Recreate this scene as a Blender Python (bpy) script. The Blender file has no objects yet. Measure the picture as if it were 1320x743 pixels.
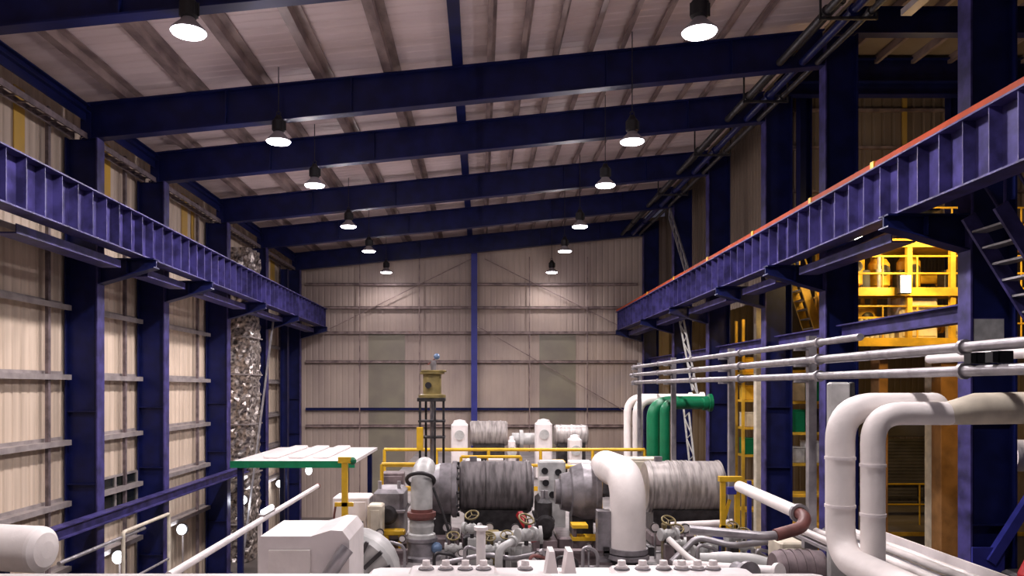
import bpy, math, random
from mathutils import Vector, Matrix
random.seed(7)
C = bpy.context.scene.collection
HC = 7.0                       # camera height above the hall floor
F = 1000.0                     # focal length in pixels of the 1320 px frame
def P(px, py, Y):              # a point at distance Y seen at (px, py)
    return Vector(((px-620)*Y/F, Y, HC+(500-py)*Y/F))
def V(x, y, z): return Vector((x, y, HC+z))     # z given from camera height

# ------------------------------------------------------------------ materials
def mat(name, col, rough=.5, metal=0, var=.15, scale=3.0, stretch=(1,1,1), bump=0, bscale=40, spec=.5, col2=None, emit=None, estr=0):
    m = bpy.data.materials.new(name); m.use_nodes = True
    nt = m.node_tree; b = nt.nodes['Principled BSDF']
    b.inputs['Roughness'].default_value = rough; b.inputs['Metallic'].default_value = metal
    b.inputs['Specular IOR Level'].default_value = spec
    tc = nt.nodes.new('ShaderNodeTexCoord'); mp = nt.nodes.new('ShaderNodeMapping')
    mp.inputs['Scale'].default_value = stretch
    nt.links.new(tc.outputs['Object'], mp.inputs['Vector'])
    nz = nt.nodes.new('ShaderNodeTexNoise'); nz.inputs['Scale'].default_value = scale; nz.inputs['Detail'].default_value = 5
    nt.links.new(mp.outputs[0], nz.inputs['Vector'])
    cr = nt.nodes.new('ShaderNodeValToRGB')
    c2 = col2 if col2 else tuple(max(0, c*(1-var*2)) for c in col)
    cr.color_ramp.elements[0].position = .36; cr.color_ramp.elements[1].position = .62
    cr.color_ramp.elements[0].color = (*c2, 1); cr.color_ramp.elements[1].color = (*col, 1)
    nt.links.new(nz.outputs['Fac'], cr.inputs['Fac']); nt.links.new(cr.outputs['Color'], b.inputs['Base Color'])
    if bump:
        n2 = nt.nodes.new('ShaderNodeTexNoise'); n2.inputs['Scale'].default_value = bscale
        bp = nt.nodes.new('ShaderNodeBump'); bp.inputs['Strength'].default_value = bump; bp.inputs['Distance'].default_value = .02
        nt.links.new(tc.outputs['Object'], n2.inputs['Vector']); nt.links.new(n2.outputs['Fac'], bp.inputs['Height'])
        nt.links.new(bp.outputs[0], b.inputs['Normal'])
    if emit:
        b.inputs['Emission Color'].default_value = (*emit, 1); b.inputs['Emission Strength'].default_value = estr
    return m
M = {}
M['navy'] = mat('navy_paint', (.007,.011,.085), .42, 0, .2, 2.0, spec=.28)
M['violet'] = mat('violet_blue_paint_and_lit_flange', (.062,.052,.205), .45, 0, .3, 3.0, spec=.35)  # paint of girders and beams; on column inner flanges, navy brightened as if lamp-lit
M['blue'] = mat('bright_blue_paint', (.035,.04,.30), .4, 0, .12, 2.0)
M['sheet'] = mat('beige_sheet', (.70,.57,.45), .5, 0, .13, 1.0, (1,5,.25), col2=(.55,.44,.34))
M['fsheet'] = mat('far_wall_sheet', (.56,.45,.38), .55, 0, .2, .5, (1,1,.5), col2=(.42,.33,.29))
M['deck'] = mat('roof_deck', (.80,.66,.66), .55, 0, .14, .5, (.4,3,1), col2=(.66,.53,.52))
M['brown'] = mat('brown_sheet', (.25,.19,.14), .6, 0, .3, .8, (1,1,.5), col2=(.19,.14,.105))
M['frp'] = mat('translucent_strip', (.30,.27,.20), .4, 0, .1, .8, col2=(.24,.21,.17))
M['yfrp'] = mat('yellowed_strip', (.72,.44,.05), .4, 0, .2, 1, col2=(.6,.38,.10))
M['purlin'] = mat('purlin_galv', (.36,.27,.25), .5, .1, .25, 3, (1,.4,1), col2=(.17,.12,.12))
M['girt'] = mat('girt_galv', (.42,.37,.36), .45, .3, .15, 3)
M['galv'] = mat('galvanised_pipe', (.40,.38,.40), .38, .5, .15, 6)
M['shiny'] = mat('bright_galvanised', (.8,.78,.78), .22, .9, .05, 6)
M['white'] = mat('white_cladding', (.93,.87,.84), .48, 0, .05, 3, bump=.15, bscale=14)
M['wpaint'] = mat('white_paint', (.90,.84,.83), .4, 0, .06, 4)
M['cream'] = mat('cream_paint', (.72,.65,.52), .5, 0, .12, 4)
M['lgrey'] = mat('light_grey_paint', (.56,.56,.55), .42, 0, .15, 5)
M['mgrey'] = mat('mid_grey_casing', (.30,.28,.30), .42, .25, .25, 5, (1,1,1))
M['dgrey'] = mat('dark_cylinder_steel', (.21,.19,.195), .4, .2, .3, 2.5, (6,1,1))
M['rgrey'] = mat('ribbed_cylinder_steel', (.46,.42,.40), .4, .2, .25, 2.5, (6,1,1))
M['black'] = mat('black_rubber', (.012,.011,.014), .5, 0, .2)
M['dark'] = mat('dark_machine_steel', (.05,.046,.05), .45, .3, .3, 8)
M['mauve'] = mat('mauve_base_frame', (.22,.17,.18), .5, .2, .25, 5)
M['yellow'] = mat('safety_yellow', (.80,.48,.02), .42, 0, .1, 4)
M['yhall'] = mat('yellow_plant_paint', (.82,.50,.05), .45, 0, .2, 2)
M['olive'] = mat('olive_yellow_actuator', (.26,.20,.07), .45, 0, .2, 5)
M['orange'] = mat('orange_conductor', (.36,.042,.003), .55, 0, .1, 3, spec=.2)
M['red'] = mat('red_paint', (.42,.015,.02), .4, 0, .1, 3)
M['rust'] = mat('red_brown_primer', (.22,.08,.07), .5, 0, .2, 5)
M['timber'] = mat('orange_brown_cladding', (.34,.17,.06), .55, 0, .2, 2)
M['green'] = mat('green_pipe_paint', (.004,.17,.07), .35, 0, .12, 3)
M['foil'] = mat('crumpled_foil', (.62,.55,.50), .3, .7, .3, 7, col2=(.10,.085,.085), bump=.5, bscale=9)
M['floor'] = mat('dull_concrete', (.20,.17,.155), .5, 0, .2, .6)
M['grate'] = mat('grey_deck_plate', (.24,.22,.22), .55, .1, .2, 2)
M['shutter'] = mat('grey_shutter', (.17,.155,.155), .55, .1, .2, 1)
M['glass'] = mat('dark_window_glass', (.015,.018,.015), .12, 0, .2)
M['shade'] = mat('spun_lamp_shade', (.42,.38,.40), .35, .3, .05)
M['lens'] = mat('lamp_lens', (.9,.9,.9), .3, emit=(1,.95,1), estr=14)
M['glow'] = mat('bulkhead_lens', (.9,.9,.9), .3, emit=(.92,.95,1), estr=7)
M['flood'] = mat('floodlight_lens', (.9,.9,.9), .3, emit=(1,.93,.75), estr=9)
M['bluegr'] = mat('blue_grey_valve', (.14,.22,.36), .4, .1, .1)

# ------------------------------------------------------------------ geometry helpers
ORG = {}
class MB:
    def __init__(s): s.v = []; s.f = []; s.sm = []
    def add(s, vs, fs, smooth=False):
        o = len(s.v); s.v += [tuple(v) for v in vs]
        for f in fs: s.f.append(tuple(i+o for i in f)); s.sm.append(smooth)
        return s
    def box(s, x0, x1, y0, y1, z0, z1):
        vs = [(x,y,z) for x in (x0,x1) for y in (y0,y1) for z in (z0,z1)]
        return s.add(vs, [(0,1,3,2),(4,6,7,5),(0,4,5,1),(2,3,7,6),(0,2,6,4),(1,5,7,3)])
    def rbox(s, x0, x1, y0, y1, z0, z1, b=.03):      # box with chamfered edges
        b = min(b, (x1-x0)*.45, (y1-y0)*.45, (z1-z0)*.45)
        rings = []
        for z, i in ((z0,b),(z0+b,0),(z1-b,0),(z1,b)):
            a0,a1,c0,c1 = x0+i,x1-i,y0+i,y1-i
            rings.append([(a0+b,c0,z),(a1-b,c0,z),(a1,c0+b,z),(a1,c1-b,z),(a1-b,c1,z),(a0+b,c1,z),(a0,c1-b,z),(a0,c0+b,z)])
        vs = [p for r in rings for p in r]; fs = [tuple(range(7,-1,-1)), tuple(range(24,32))]
        for k in range(3):
            for i in range(8):
                j = (i+1) % 8; fs.append((k*8+i,k*8+j,k*8+8+j,k*8+8+i))
        return s.add(vs, fs)
    def bar(s, p0, p1, w, h, up=(0,0,1)):
        p0 = Vector(p0); p1 = Vector(p1); d = (p1-p0).normalized(); u = Vector(up)
        if abs(d.dot(u)) > .98: u = Vector((0,1,0))
        a = d.cross(u).normalized(); c = a.cross(d)
        vs = [p + a*(w/2*i) + c*(h/2*j) for p in (p0,p1) for i,j in ((-1,-1),(1,-1),(1,1),(-1,1))]
        return s.add(vs, [(0,1,2,3)[::-1],(4,5,6,7),(0,1,5,4),(1,2,6,5),(2,3,7,6),(3,0,4,7)])
    def tube(s, pts, r, n=14, cap=True):
        pts = [Vector(p) for p in pts]; m = len(pts)
        rs = r if isinstance(r, (list, tuple)) else [r]*m
        t0 = (pts[1]-pts[0]).normalized(); u = Vector((0,0,1)) if abs(t0.z) < .9 else Vector((1,0,0))
        a = t0.cross(u).normalized(); vs = []
        for i in range(m):
            t = (pts[min(i+1,m-1)]-pts[max(i-1,0)]).normalized()
            a = (a - t*a.dot(t)).normalized(); b = t.cross(a)
            for k in range(n):
                q = 2*math.pi*k/n; vs.append(pts[i] + (a*math.cos(q)+b*math.sin(q))*rs[i])
        fs = [(i*n+k, i*n+(k+1)%n, (i+1)*n+(k+1)%n, (i+1)*n+k) for i in range(m-1) for k in range(n)]
        s.add(vs, fs, True)
        if cap:
            s.add(vs[:n], [tuple(range(n-1,-1,-1))]); s.add(vs[-n:], [tuple(range(n))])
        return s
    def cyl(s, p0, p1, r, n=16): return s.tube([p0,p1], r, n)
    def lathe(s, p, d, prof, n=24):                  # prof: (along, radius)
        p = Vector(p); d = Vector(d).normalized(); u = Vector((0,0,1)) if abs(d.z) < .9 else Vector((1,0,0))
        a = d.cross(u).normalized(); b = d.cross(a)
        for (t0,r0),(t1,r1) in zip(prof, prof[1:]):
            vs = [p+d*t+(a*math.cos(2*math.pi*k/n)+b*math.sin(2*math.pi*k/n))*max(r,1e-4) for t,r in ((t0,r0),(t1,r1)) for k in range(n)]
            s.add(vs, [(k,n+k,n+(k+1)%n,(k+1)%n) for k in range(n)], abs(t1-t0) > 1e-6)
        return s
    def ball(s, c, r, n=14, sz=1):
        prof = [(-r*math.cos(math.pi*i/8)*sz, r*math.sin(math.pi*i/8)) for i in range(9)]
        return s.lathe(c, (0,0,1), prof, n)
    def ring(s, c, d, R, r, n=20, m=8):
        c = Vector(c); d = Vector(d).normalized(); u = Vector((0,0,1)) if abs(d.z) < .9 else Vector((1,0,0))
        a = d.cross(u).normalized(); b = d.cross(a); vs = []
        for i in range(n):
            q = 2*math.pi*i/n; e = a*math.cos(q)+b*math.sin(q)
            for k in range(m):
                w = 2*math.pi*k/m; vs.append(c+e*(R+r*math.cos(w))+d*(r*math.sin(w)))
        return s.add(vs, [(i*m+k, ((i+1)%n)*m+k, ((i+1)%n)*m+(k+1)%m, i*m+(k+1)%m) for i in range(n) for k in range(m)], True)
    def prism(s, poly, ax, lo, hi):                  # poly in the other two axes, extruded along ax
        def mk(a, b, t): return {'x':(t,a,b),'y':(a,t,b),'z':(a,b,t)}[ax]
        n = len(poly); vs = [mk(a,b,lo) for a,b in poly]+[mk(a,b,hi) for a,b in poly]
        return s.add(vs, [tuple(range(n-1,-1,-1)), tuple(range(n,2*n))]+[(i,(i+1)%n,n+(i+1)%n,n+i) for i in range(n)])
    def build(s, name, m, parent=None, bevel=0):
        o0 = ORG.get(parent.name, Vector((0,0,0))) if parent else Vector((0,0,0))
        me = bpy.data.meshes.new(name); me.from_pydata([(x-o0.x,y-o0.y,z-o0.z) for x,y,z in s.v], [], s.f)
        me.polygons.foreach_set('use_smooth', s.sm); me.update()
        import bmesh
        bm = bmesh.new(); bm.from_mesh(me); bmesh.ops.recalc_face_normals(bm, faces=bm.faces); bm.to_mesh(me); bm.free()
        me.materials.append(M[m] if isinstance(m, str) else m)
        o = bpy.data.objects.new(name, me); C.objects.link(o)
        if parent: o.parent = parent; ORG[o.name] = o0
        if bevel:
            md = o.modifiers.new('bevel', 'BEVEL'); md.width = bevel; md.segments = 2
        return o
def rnd(pts, r, n=7):                                # polyline with rounded corners
    pts = [Vector(p) for p in pts]; out = [pts[0]]
    for a, b, c in zip(pts, pts[1:], pts[2:]):
        d0 = (a-b); d1 = (c-b); rr = min(r, d0.length*.48, d1.length*.48)
        s0 = b+d0.normalized()*rr; s1 = b+d1.normalized()*rr
        for i in range(n+1):
            t = i/n; out.append(s0*(1-t)**2+b*2*t*(1-t)+s1*t*t)
    out.append(pts[-1]); return out
def tag(o, label, cat, group=None, kind='thing'):
    o['label'] = label; o['category'] = cat; o['kind'] = kind
    if group: o['group'] = group
    return o
def thing(name, label, cat, loc, group=None):
    o = bpy.data.objects.new(name, None); C.objects.link(o); o.location = loc; o.empty_display_size = .2
    ORG[o.name] = Vector(loc); return tag(o, label, cat, group)
def struct(o): o['kind'] = 'structure'; return o
def dup(root, loc, label, rotz=0, scale=1):
    def cp(o, par):
        c = o.copy(); C.objects.link(c)
        if par: c.parent = par
        for ch in list(o.children): cp(ch, c)
        return c
    r = cp(root, None); r.location = loc; r['label'] = label; r.rotation_euler = (0,0,rotz)
    if scale != 1: r.scale = (scale,)*3
    return r
ORD = ['first','second','third','fourth','fifth','sixth','seventh','eighth','ninth','tenth','eleventh','twelfth','thirteenth','fourteenth','fifteenth','sixteenth']
def light(kind, name, loc, energy, col, parent=None, **k):
    l = bpy.data.lights.new(name, kind); l.energy = energy; l.color = col
    for a, b in k.items(): setattr(l, a, b)
    o = bpy.data.objects.new(name, l); C.objects.link(o); o.location = loc
    if parent: o.parent = parent; o.location = Vector(loc)-ORG[parent.name]
    return o

# ------------------------------------------------------------------ the hall shell
FY = [13.6, 19.25, 23.28, 29.04, 34.27, 40.6]        # frames
FAR = 41.8
XL, XR, CD, FW = -9.43, 8.47, .81, .36               # inner column faces, column depth, flange width
def roof(x): return 7.06+.1*(x+9.43)                 # top of rafters, from camera height
def corrugated(axis, a0, a1, c, z0, z1, pitch=.32, d=.035, sgn=1):
    m = MB(); a = a0; prof = []
    while a < a1:
        prof += [(a,0),(a+pitch*.62,0),(a+pitch*.72,d),(a+pitch*.9,d)]; a += pitch
    prof.append((min(a,a1),0))
    vs = []
    for t, q in prof:
        lo = z0; hi = z1(t) if callable(z1) else z1
        for z in (lo, hi): vs.append((t, c+q*sgn, HC+z) if axis == 'x' else (c+q*sgn, t, HC+z))
    return m.add(vs, [(2*i,2*i+2,2*i+3,2*i+1) for i in range(len(prof)-1)])
struct(MB().box(-40,45,-12,60,-.2,0).build('floor','floor'))
struct(corrugated('y', 4, FAR, -10.32, -HC, roof(-10.3)+.3, d=.025, sgn=-1).build('wall_left','sheet'))
struct(corrugated('x', -10.32, 9.9, FAR, -HC, lambda x: roof(x)+.24, d=.012, sgn=1).build('wall_back','fsheet'))
m = MB(); y = 4.0; prof = []
while y < FAR:
    prof += [(y,0),(y+.2,0),(y+.23,.014),(y+.29,.014)]; y += .32
vs = [(x, yy, HC+roof(x)+.26+q) for yy, q in prof for x in (-10.4, 8.75)]
struct(m.add(vs, [(2*i,2*i+2,2*i+3,2*i+1) for i in range(len(prof)-1)]).build('ceiling','deck'))
# side hall shell
struct(MB().box(8.75, 24, 4, FAR, HC+9.95, HC+10.05).build('ceiling_side_hall','brown'))
struct(MB().box(8.7, 8.78, 4, FAR, HC+9.12, HC+10.0).build('wall_roof_step','brown'))
struct(corrugated('x', 9.5, 24, 25.0, 5.35, 9.95).build('wall_side_hall_upper','brown'))
struct(corrugated('y', 25.1, FAR, 9.95, 3.1, 9.9, sgn=1).build('wall_side_hall_inner','brown'))
struct(corrugated('x', 9.95, 30, FAR+.2, -HC, 10).build('wall_side_hall_back','brown'))
struct(corrugated('y', 10, FAR, 24, -HC, 10, sgn=1).build('wall_right','brown'))
# yellowed translucent strips in the panelled wall and panels in the back wall
for i, (y0, w) in enumerate(((17.1,.4),(21.1,.45),(26.7,.5),(27.6,.25),(38.0,.7),(16.2,.2))):
    struct(MB().box(-10.315,-10.29,y0,y0+w,HC+3.9,HC+6.7).build(f'window_{i+1}','yfrp'))
for i, (x0, x1) in enumerate(((-6.05,-4.1),(3.15,5.1))):
    struct(MB().box(x0,x1,FAR-.05,FAR-.012,HC-6.5,HC+3.0).build(f'window_{i+7}','frp'))
# dark ground window in the panelled wall
struct(MB().box(-10.3,-10.22,20.4,23.0,HC-3.6,HC-2.45).build('window_9','glass'))
w9 = MB()
for yy in (20.4,21.6,22.95): w9.box(-10.23,-10.18,yy,yy+.07,HC-3.6,HC-2.45)
for zz in (-3.6,-2.5): w9.box(-10.235,-10.185,20.4,23.0,HC+zz,HC+zz+.06)
struct(w9.build('window_9_frame','girt'))

# girts of the panelled wall, one bay length each
GZ = [5.0, 3.5, 2.0, .3, -1.3, -2.8, -4.4]
bays = ['between the camera and the first column','between the first and second columns','between the second and third columns','between the third and fourth columns','between the fourth and fifth columns','between the fifth and sixth columns']
rows = ['top','second','third','fourth','fifth','sixth','lowest']
ys = [9.2]+FY
for k in range(6):
    for j, z in enumerate(GZ):
        if k == 0 and ys[1] < 16 and j in (0,): pass
        m = MB(); y0, y1 = ys[k]+.2, ys[k+1]-.2
        m.box(-10.3,-10.05,y0,y1,HC+z-.02,HC+z+.02).box(-10.09,-10.05,y0,y1,HC+z-.11,HC+z-.02).box(-10.3,-10.27,y0,y1,HC+z+.02,HC+z+.1)
        if k == 4: continue
        tag(m.build('wall_girt','girt'), f'galvanised {rows[j]} girt on the beige panelled wall {bays[k]}', 'girt', 'girts of the panelled wall')
# thin vertical sag rods beside the columns
for k in range(5):
    y = FY[k+1]-1.05-.1*k
    if k == 3: continue
    m = MB().box(-10.2,-10.12,y-.05,y+.05,HC-6.9,HC+6.6)
    tag(m.build('sag_rail','mauve'), f'thin brown upright rail on the panelled wall before the {ORD[k+1]} column', 'rail', 'upright rails on the panelled wall')
# girts of the back wall
for j, z in enumerate((5.6, 4.35, 3.0, 1.45, -1.1, -2.0)):
    m = MB().box(-9.4,8.4,FAR-.22,FAR-.006,HC+z-.02,HC+z+.02).box(-9.4,8.4,FAR-.22,FAR-.18,HC+z-.12,HC+z)
    tag(m.build('wall_girt', 'navy' if j == 4 else 'purlin'), f'{["top","second","third","fourth","dark blue fifth","lowest"][j]} horizontal girt across the back wall', 'girt', 'girts of the back wall')
for x, w in ((-6.5,'beyond the canopy'),(-3.3,'behind the actuator tower'),(2.6,'right of the blue post'),(5.7,'next to the slim white pipes')):
    tag(MB().box(x-.025,x+.025,FAR-.27,FAR-.225,HC-6.9,HC+7.0).build('sag_rail','purlin'),f'thin upright rail on the back wall {w}','rail','upright rails on the back wall')
t = thing('wind_post','slender bright blue post in the middle of the back wall','post',(-.36,FAR-.4,0))
MB().box(-.4,-.32,FAR-.55,FAR-.25,0,HC+7.6).build('web','blue',t)
for yy in (-.57,-.25): MB().box(-.52,-.2,FAR+yy,FAR+yy+.03,0,HC+7.6).build('flange','blue',t)
# faint rod bracing on the back wall
for i, (a, b) in enumerate((((-8.6,2.9),(-.5,6.9)),((.2,6.9),(8.0,3.0)),((-.2,3.3),(7.6,-1.2)))):
    tag(MB().cyl((a[0],FAR-.3,HC+a[1]),(b[0],FAR-.3,HC+b[1]),.022,6).build('bracing_rod','purlin'),
        ['thin bracing rod rising to the blue post across the back wall','thin bracing rod falling from the blue post under the roof','thin low bracing rod falling beside the blue post'][i],'rod')

# ------------------------------------------------------------------ columns
def column(side, y, i):
    s = -1 if side == 'L' else 1
    xi = XL if s < 0 else XR; xo = xi+s*CD
    top = HC+roof(xi)-.9 if s < 0 else HC+(8.72 if i else 9.9)
    lab = f'navy steel column on the beige panelled wall, {ORD[i]} from the camera' if s < 0 else f'navy steel column under the orange-railed girder, {ORD[i]} from the camera'
    t = thing('steel_column', lab, 'column', ((xi+xo)/2, y, 0), 'columns of the panelled wall' if s < 0 else 'columns of the orange-railed side')
    MB().box(min(xi,xo)+.03,max(xi,xo)-.03,y-.012,y+.012,.03,top).build('web','navy',t)
    a, b = sorted((xi, xi+s*.035)); MB().box(a,b,y-FW/2,y+FW/2,.03,top).build('inner_flange','violet',t)  # same navy steel; lighter violet puts the lamp light into the colour
    a, b = sorted((xo, xo-s*.035)); MB().box(a,b,y-FW/2,y+FW/2,.03,top).build('outer_flange','navy',t)
    MB().box(min(xi,xo)-.04,max(xi,xo)+.04,y-.3,y+.3,0,.03).build('base_plate','navy',t)
    # crane bracket
    xg = -8.05 if s < 0 else 7.05
    zt = HC+3.19 if s < 0 else HC+3.02
    if i > 0 or s > 0:
        br = MB().prism([(xi,zt),(xg,zt),(xg,zt-.22),(xi,zt-.62)],'y',y-.02,y+.02).box(min(xi,xg),max(xi,xg),y-.17,y+.17,zt-.03,zt)
        n = 6
        br.bar((xg,y,zt-.22),(xi,y,zt-.62),.34,.03)
        b = br.build('crane_bracket','navy',t)
        MB().box((xi+xg)/2-.01,(xi+xg)/2+.01,y-.15,y+.15,zt-.36,zt-.03).build('gusset','navy',b)
    st = MB()
    for z in (1.0,3.6,5.4): st.box(min(xi,xo)+.03,max(xi,xo)-.03,y-.14,y+.14,HC+z-6,HC+z-5.98)
    st.build('stiffener','navy',t)
    return t
for i, y in enumerate(FY):
    column('L', y, i); column('R', y, i)
# paired post standing just before the last column of each side
tag(MB().box(-9.95,-9.6,38.6,38.62,0,HC+5.9).box(-9.62,-9.6,38.45,38.78,0,HC+5.9).box(-9.95,-9.93,38.45,38.78,0,HC+5.9).build('wall_post','navy'),'slim navy post on the panelled wall close before the sixth column','post')
# ------------------------------------------------------------------ rafters
for i, y in enumerate(FY):
    x0, x1 = XL-.4, XR-.003
    t = thing('roof_rafter', f'navy steel roof beam across the hall, {ORD[i]} from the camera','roof beam',(0,y,HC+roof(0)-.9),'roof beams across the hall')
    def strip(za, zb, w, name):
        return MB().prism([(x0,HC+roof(x0)+za),(x1,HC+roof(x1)+za),(x1,HC+roof(x1)+zb),(x0,HC+roof(x0)+zb)],'y',y-w,y+w).build(name,'navy',t)
    strip(-.87,-.03,.012,'web'); strip(-.9,-.865,.15,'bottom_flange'); strip(-.035,0,.15,'top_flange')
    for x in (-6.3,-3.2,-.05,3.1,6.2):
        MB().box(x-.012,x+.012,y-.13,y+.13,HC+roof(x)-.86,HC+roof(x)-.04).build('stiffener','navy',t)
# ------------------------------------------------------------------ purlins
PX = [-8.72,-7.06,-5.45,-3.89,-2.21,-.58,.25,1.06,1.87,2.73,3.52,4.29,5.14,5.97,6.68]
for i, x in enumerate(PX):
    m = MB(); z = HC+roof(x); y0, y1 = 8.0, FAR-.05
    if i == 5:
        m.box(x-.13,x+.13,y0,y1,z+.002,z+.21)
    else:
        w = .2 if i < 5 else .1
        m.box(x-.012,x+.012,y0,y1,z+.03,z+.22).box(x-w,x+.012,y0,y1,z+.002,z+.03).box(x-w,x-w+.02,y0,y1,z+.03,z+.07).box(x-.012,x+w,y0,y1,z+.22,z+.245)
    tag(m.build('roof_purlin','navy' if i == 5 else 'purlin'),
        'purplish box strut under the middle of the roof between wide and narrow purlins' if i == 5 else
        (f'wide roof purlin, {ORD[i]} from the beige panelled wall' if i < 5 else f'narrow roof purlin, {ORD[i-6]} after the purplish box strut'),
        'purlin','purlins under the roof')
# eave strut and cable tray along the panelled wall
for k in range(5):
    y0, y1 = FY[k]+.153, FY[k+1]-.153
    tag(MB().box(-9.85,-9.6,y0,y1,HC+6.75,HC+6.78).box(-9.74,-9.71,y0,y1,HC+6.55,HC+6.95).box(-9.85,-9.6,y0,y1,HC+6.92,HC+6.95).box(-9.85,-9.6,y0,y0+.02,HC+6.163,HC+6.75).box(-9.85,-9.6,y1-.02,y1,HC+6.163,HC+6.75).build('eave_strut','navy'),
        f'navy eave strut along the panelled wall {bays[k+1]}','strut','eave struts of the panelled wall')
    m = MB().box(-10.04,-10.0,y0,y1,HC+6.12,HC+6.26).box(-9.72,-9.68,y0,y1,HC+6.12,HC+6.26)
    yy = y0+.1
    while yy < y1-.1: m.box(-10.02,-9.7,yy,yy+.05,HC+6.14,HC+6.17); yy += .4
    o = tag(m.build('cable_ladder','mauve'), f'narrow cable ladder below the eave {bays[k+1]}','cable ladder','cable ladders below the eave')

# ------------------------------------------------------------------ crane girders
def girder(side):
    s = -1 if side == 'L' else 1
    x = -8.4 if s < 0 else 7.4; zt = HC+(4.19 if s < 0 else 4.02); zb = zt-1.0
    y0, y1 = 6.5, 41.3
    t = thing('crane_girder', 'deep ribbed navy crane girder along the beige panelled wall' if s < 0 else 'deep ribbed navy crane girder with an orange rail on top','girder',(x,y0,zb))
    MB().box(x-.012,x+.012,y0,y1,zb+.03,zt-.03).build('web','violet',t)
    MB().box(x-.24,x+.24,y0,y1,zt-.03,zt).build('top_flange','violet',t)
    MB().box(x-.2,x+.2,y0,y1,zb,zb+.03).build('bottom_flange','violet',t)
    y = y0+.3
    while y < y1:
        MB().box(x-.2,x-.012,y-.01,y+.01,zb+.03,zt-.03).box(x+.012,x+.2,y-.01,y+.01,zb+.03,zt-.03).build('stiffener','violet',t); y += .6
    if s < 0:
        MB().box(x-.04,x+.04,y0,y1,zt,zt+.05).build('crane_rail','mauve',t)
    else:
        r = MB().box(x-.2,x-.1,y0,y1,zt+.005,zt+.11).build('conductor_rail','orange',t)
        for yy in (14.2,16.9,20.5,24.6,28.9,33.5): MB().box(x-.22,x-.08,yy,yy+.12,zt+.005,zt+.13).build('rail_clip','yellow',r)
        MB().box(x+.02,x+.1,y0,y1,zt,zt+.06).build('crane_rail','mauve',t)
    # lower surge channel between the brackets
    for a, b in zip(FY, FY[1:]):
        xx = x-s*(-.42)
        MB().box(xx-.22,xx+.22,a+.75,b-.75,zb-.33,zb-.3).box(xx+s*-.22-.012,xx+s*-.22+.012,a+.75,b-.75,zb-.33,zb-.15).build('surge_channel','violet',t)
    return t
girder('L'); girder('R')

# long tie beam on the panelled-wall columns
t = thing('tie_beam','lavender blue tie beam running low along the panelled wall columns','beam',(-9.2,15,HC-3.2))
MB().box(-9.41,-9.15,16.6,30.7,HC-3.08,HC-3.05).build('top_flange','violet',t)
MB().box(-9.3,-9.27,16.6,30.7,HC-3.3,HC-3.08).build('web','violet',t)
MB().box(-9.41,-9.15,16.6,30.7,HC-3.33,HC-3.3).build('bottom_flange','violet',t)
tag(MB().cyl((-8.98,16.5,HC-3.75),(-8.98,20.7,HC-3.75),.045).build('tie_pipe','galv'),'thin grey pipe hung just under the low tie beam','pipe')

# diagonal bracing between third and fourth wall columns
tag(MB().bar((-9.08,33.95,HC+3.0),(-9.08,29.4,HC-6.96),.07,.07).build('diagonal_brace','galv'),'pale diagonal brace before the foil-wrapped riser duct','brace')
# foil wrapped riser
m = MB(); nx, ny, nz = 6, 9, 90; x0, x1, y0, y1 = -10.1,-9.25,31.0,32.5; per = []
for i in range(nx): per.append((x0+(x1-x0)*i/nx, y0))
for i in range(ny): per.append((x1, y0+(y1-y0)*i/ny))
for i in range(nx): per.append((x1-(x1-x0)*i/nx, y1))
for i in range(ny): per.append((x0, y1-(y1-y0)*i/ny))
n = len(per); vs = []
for k in range(nz+1):
    z = .02+(HC+5.6)*k/nz
    for x, y in per: vs.append((x+random.uniform(-.06,.06), y+random.uniform(-.07,.07), z+(random.uniform(-.04,.04) if 0<k<nz else 0)))
m.add(vs, [(k*n+i,k*n+(i+1)%n,(k+1)*n+(i+1)%n,(k+1)*n+i) for k in range(nz) for i in range(n)]+[tuple(range(nz*n,(nz+1)*n))])
t = thing('riser_duct','tall riser duct wrapped in crumpled foil by the panelled wall','duct',(-9.7,31.7,0))
m.build('foil_wrap','foil',t)
for z in (1.5,3.5,5.5,7.5,9.0,11.2): MB().box(x0-.08,x1+.08,y0-.09,y1+.09,z,z+.05).build('band','girt',t)

# ------------------------------------------------------------------ high bay lamps
def make_lamp(loc, label, drop):
    t = thing('high_bay_lamp', label, 'lamp', loc, 'high bay lamps'); x, y, z = loc
    MB().lathe((x,y,z),(0,0,1),[(.03,.29),(.06,.29),(.13,.22),(.22,.13),(.27,.1)],28).build('shade','shade',t)
    MB().lathe((x,y,z),(0,0,1),[(.0,.001),(.0,.265),(.03,.29),(.05,.28)],28).build('lens','lens',t)
    g = MB().lathe((x,y,z),(0,0,1),[(.26,.001),(.26,.12),(.3,.15),(.52,.15),(.58,.1),(.66,.06),(.66,.001)],18)
    for k in range(8):
        a = k*math.pi/4; g.box(x+.13*math.cos(a)-.01,x+.13*math.cos(a)+.04*math.cos(a)+.01,y+.13*math.sin(a)-.01,y+.13*math.sin(a)+.01,z+.3,z+.52)
    g.build('gear_box','black',t)
    MB().ring((x,y,z+.71),(0,1,0),.05,.012,14,6).build('hook','black',t)
    MB().cyl((x,y,z+.74),(x,y,z+drop),.012,6).build('suspension_rod','dark',t)
    light('SPOT','downlight',(x,y,z-.05),1.0,(1,.91,.92),t,spot_size=math.radians(165),spot_blend=.5,shadow_soft_size=.25)
    light('POINT','uplight',(x+.0,y,z-.09),1.0,(1,.90,.95),t,shadow_soft_size=.2)
    return t
LY = [13.0,18.78,22.85,28.7,33.9,40.1]
E_DOWN, E_UP = 1350, 135
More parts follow.
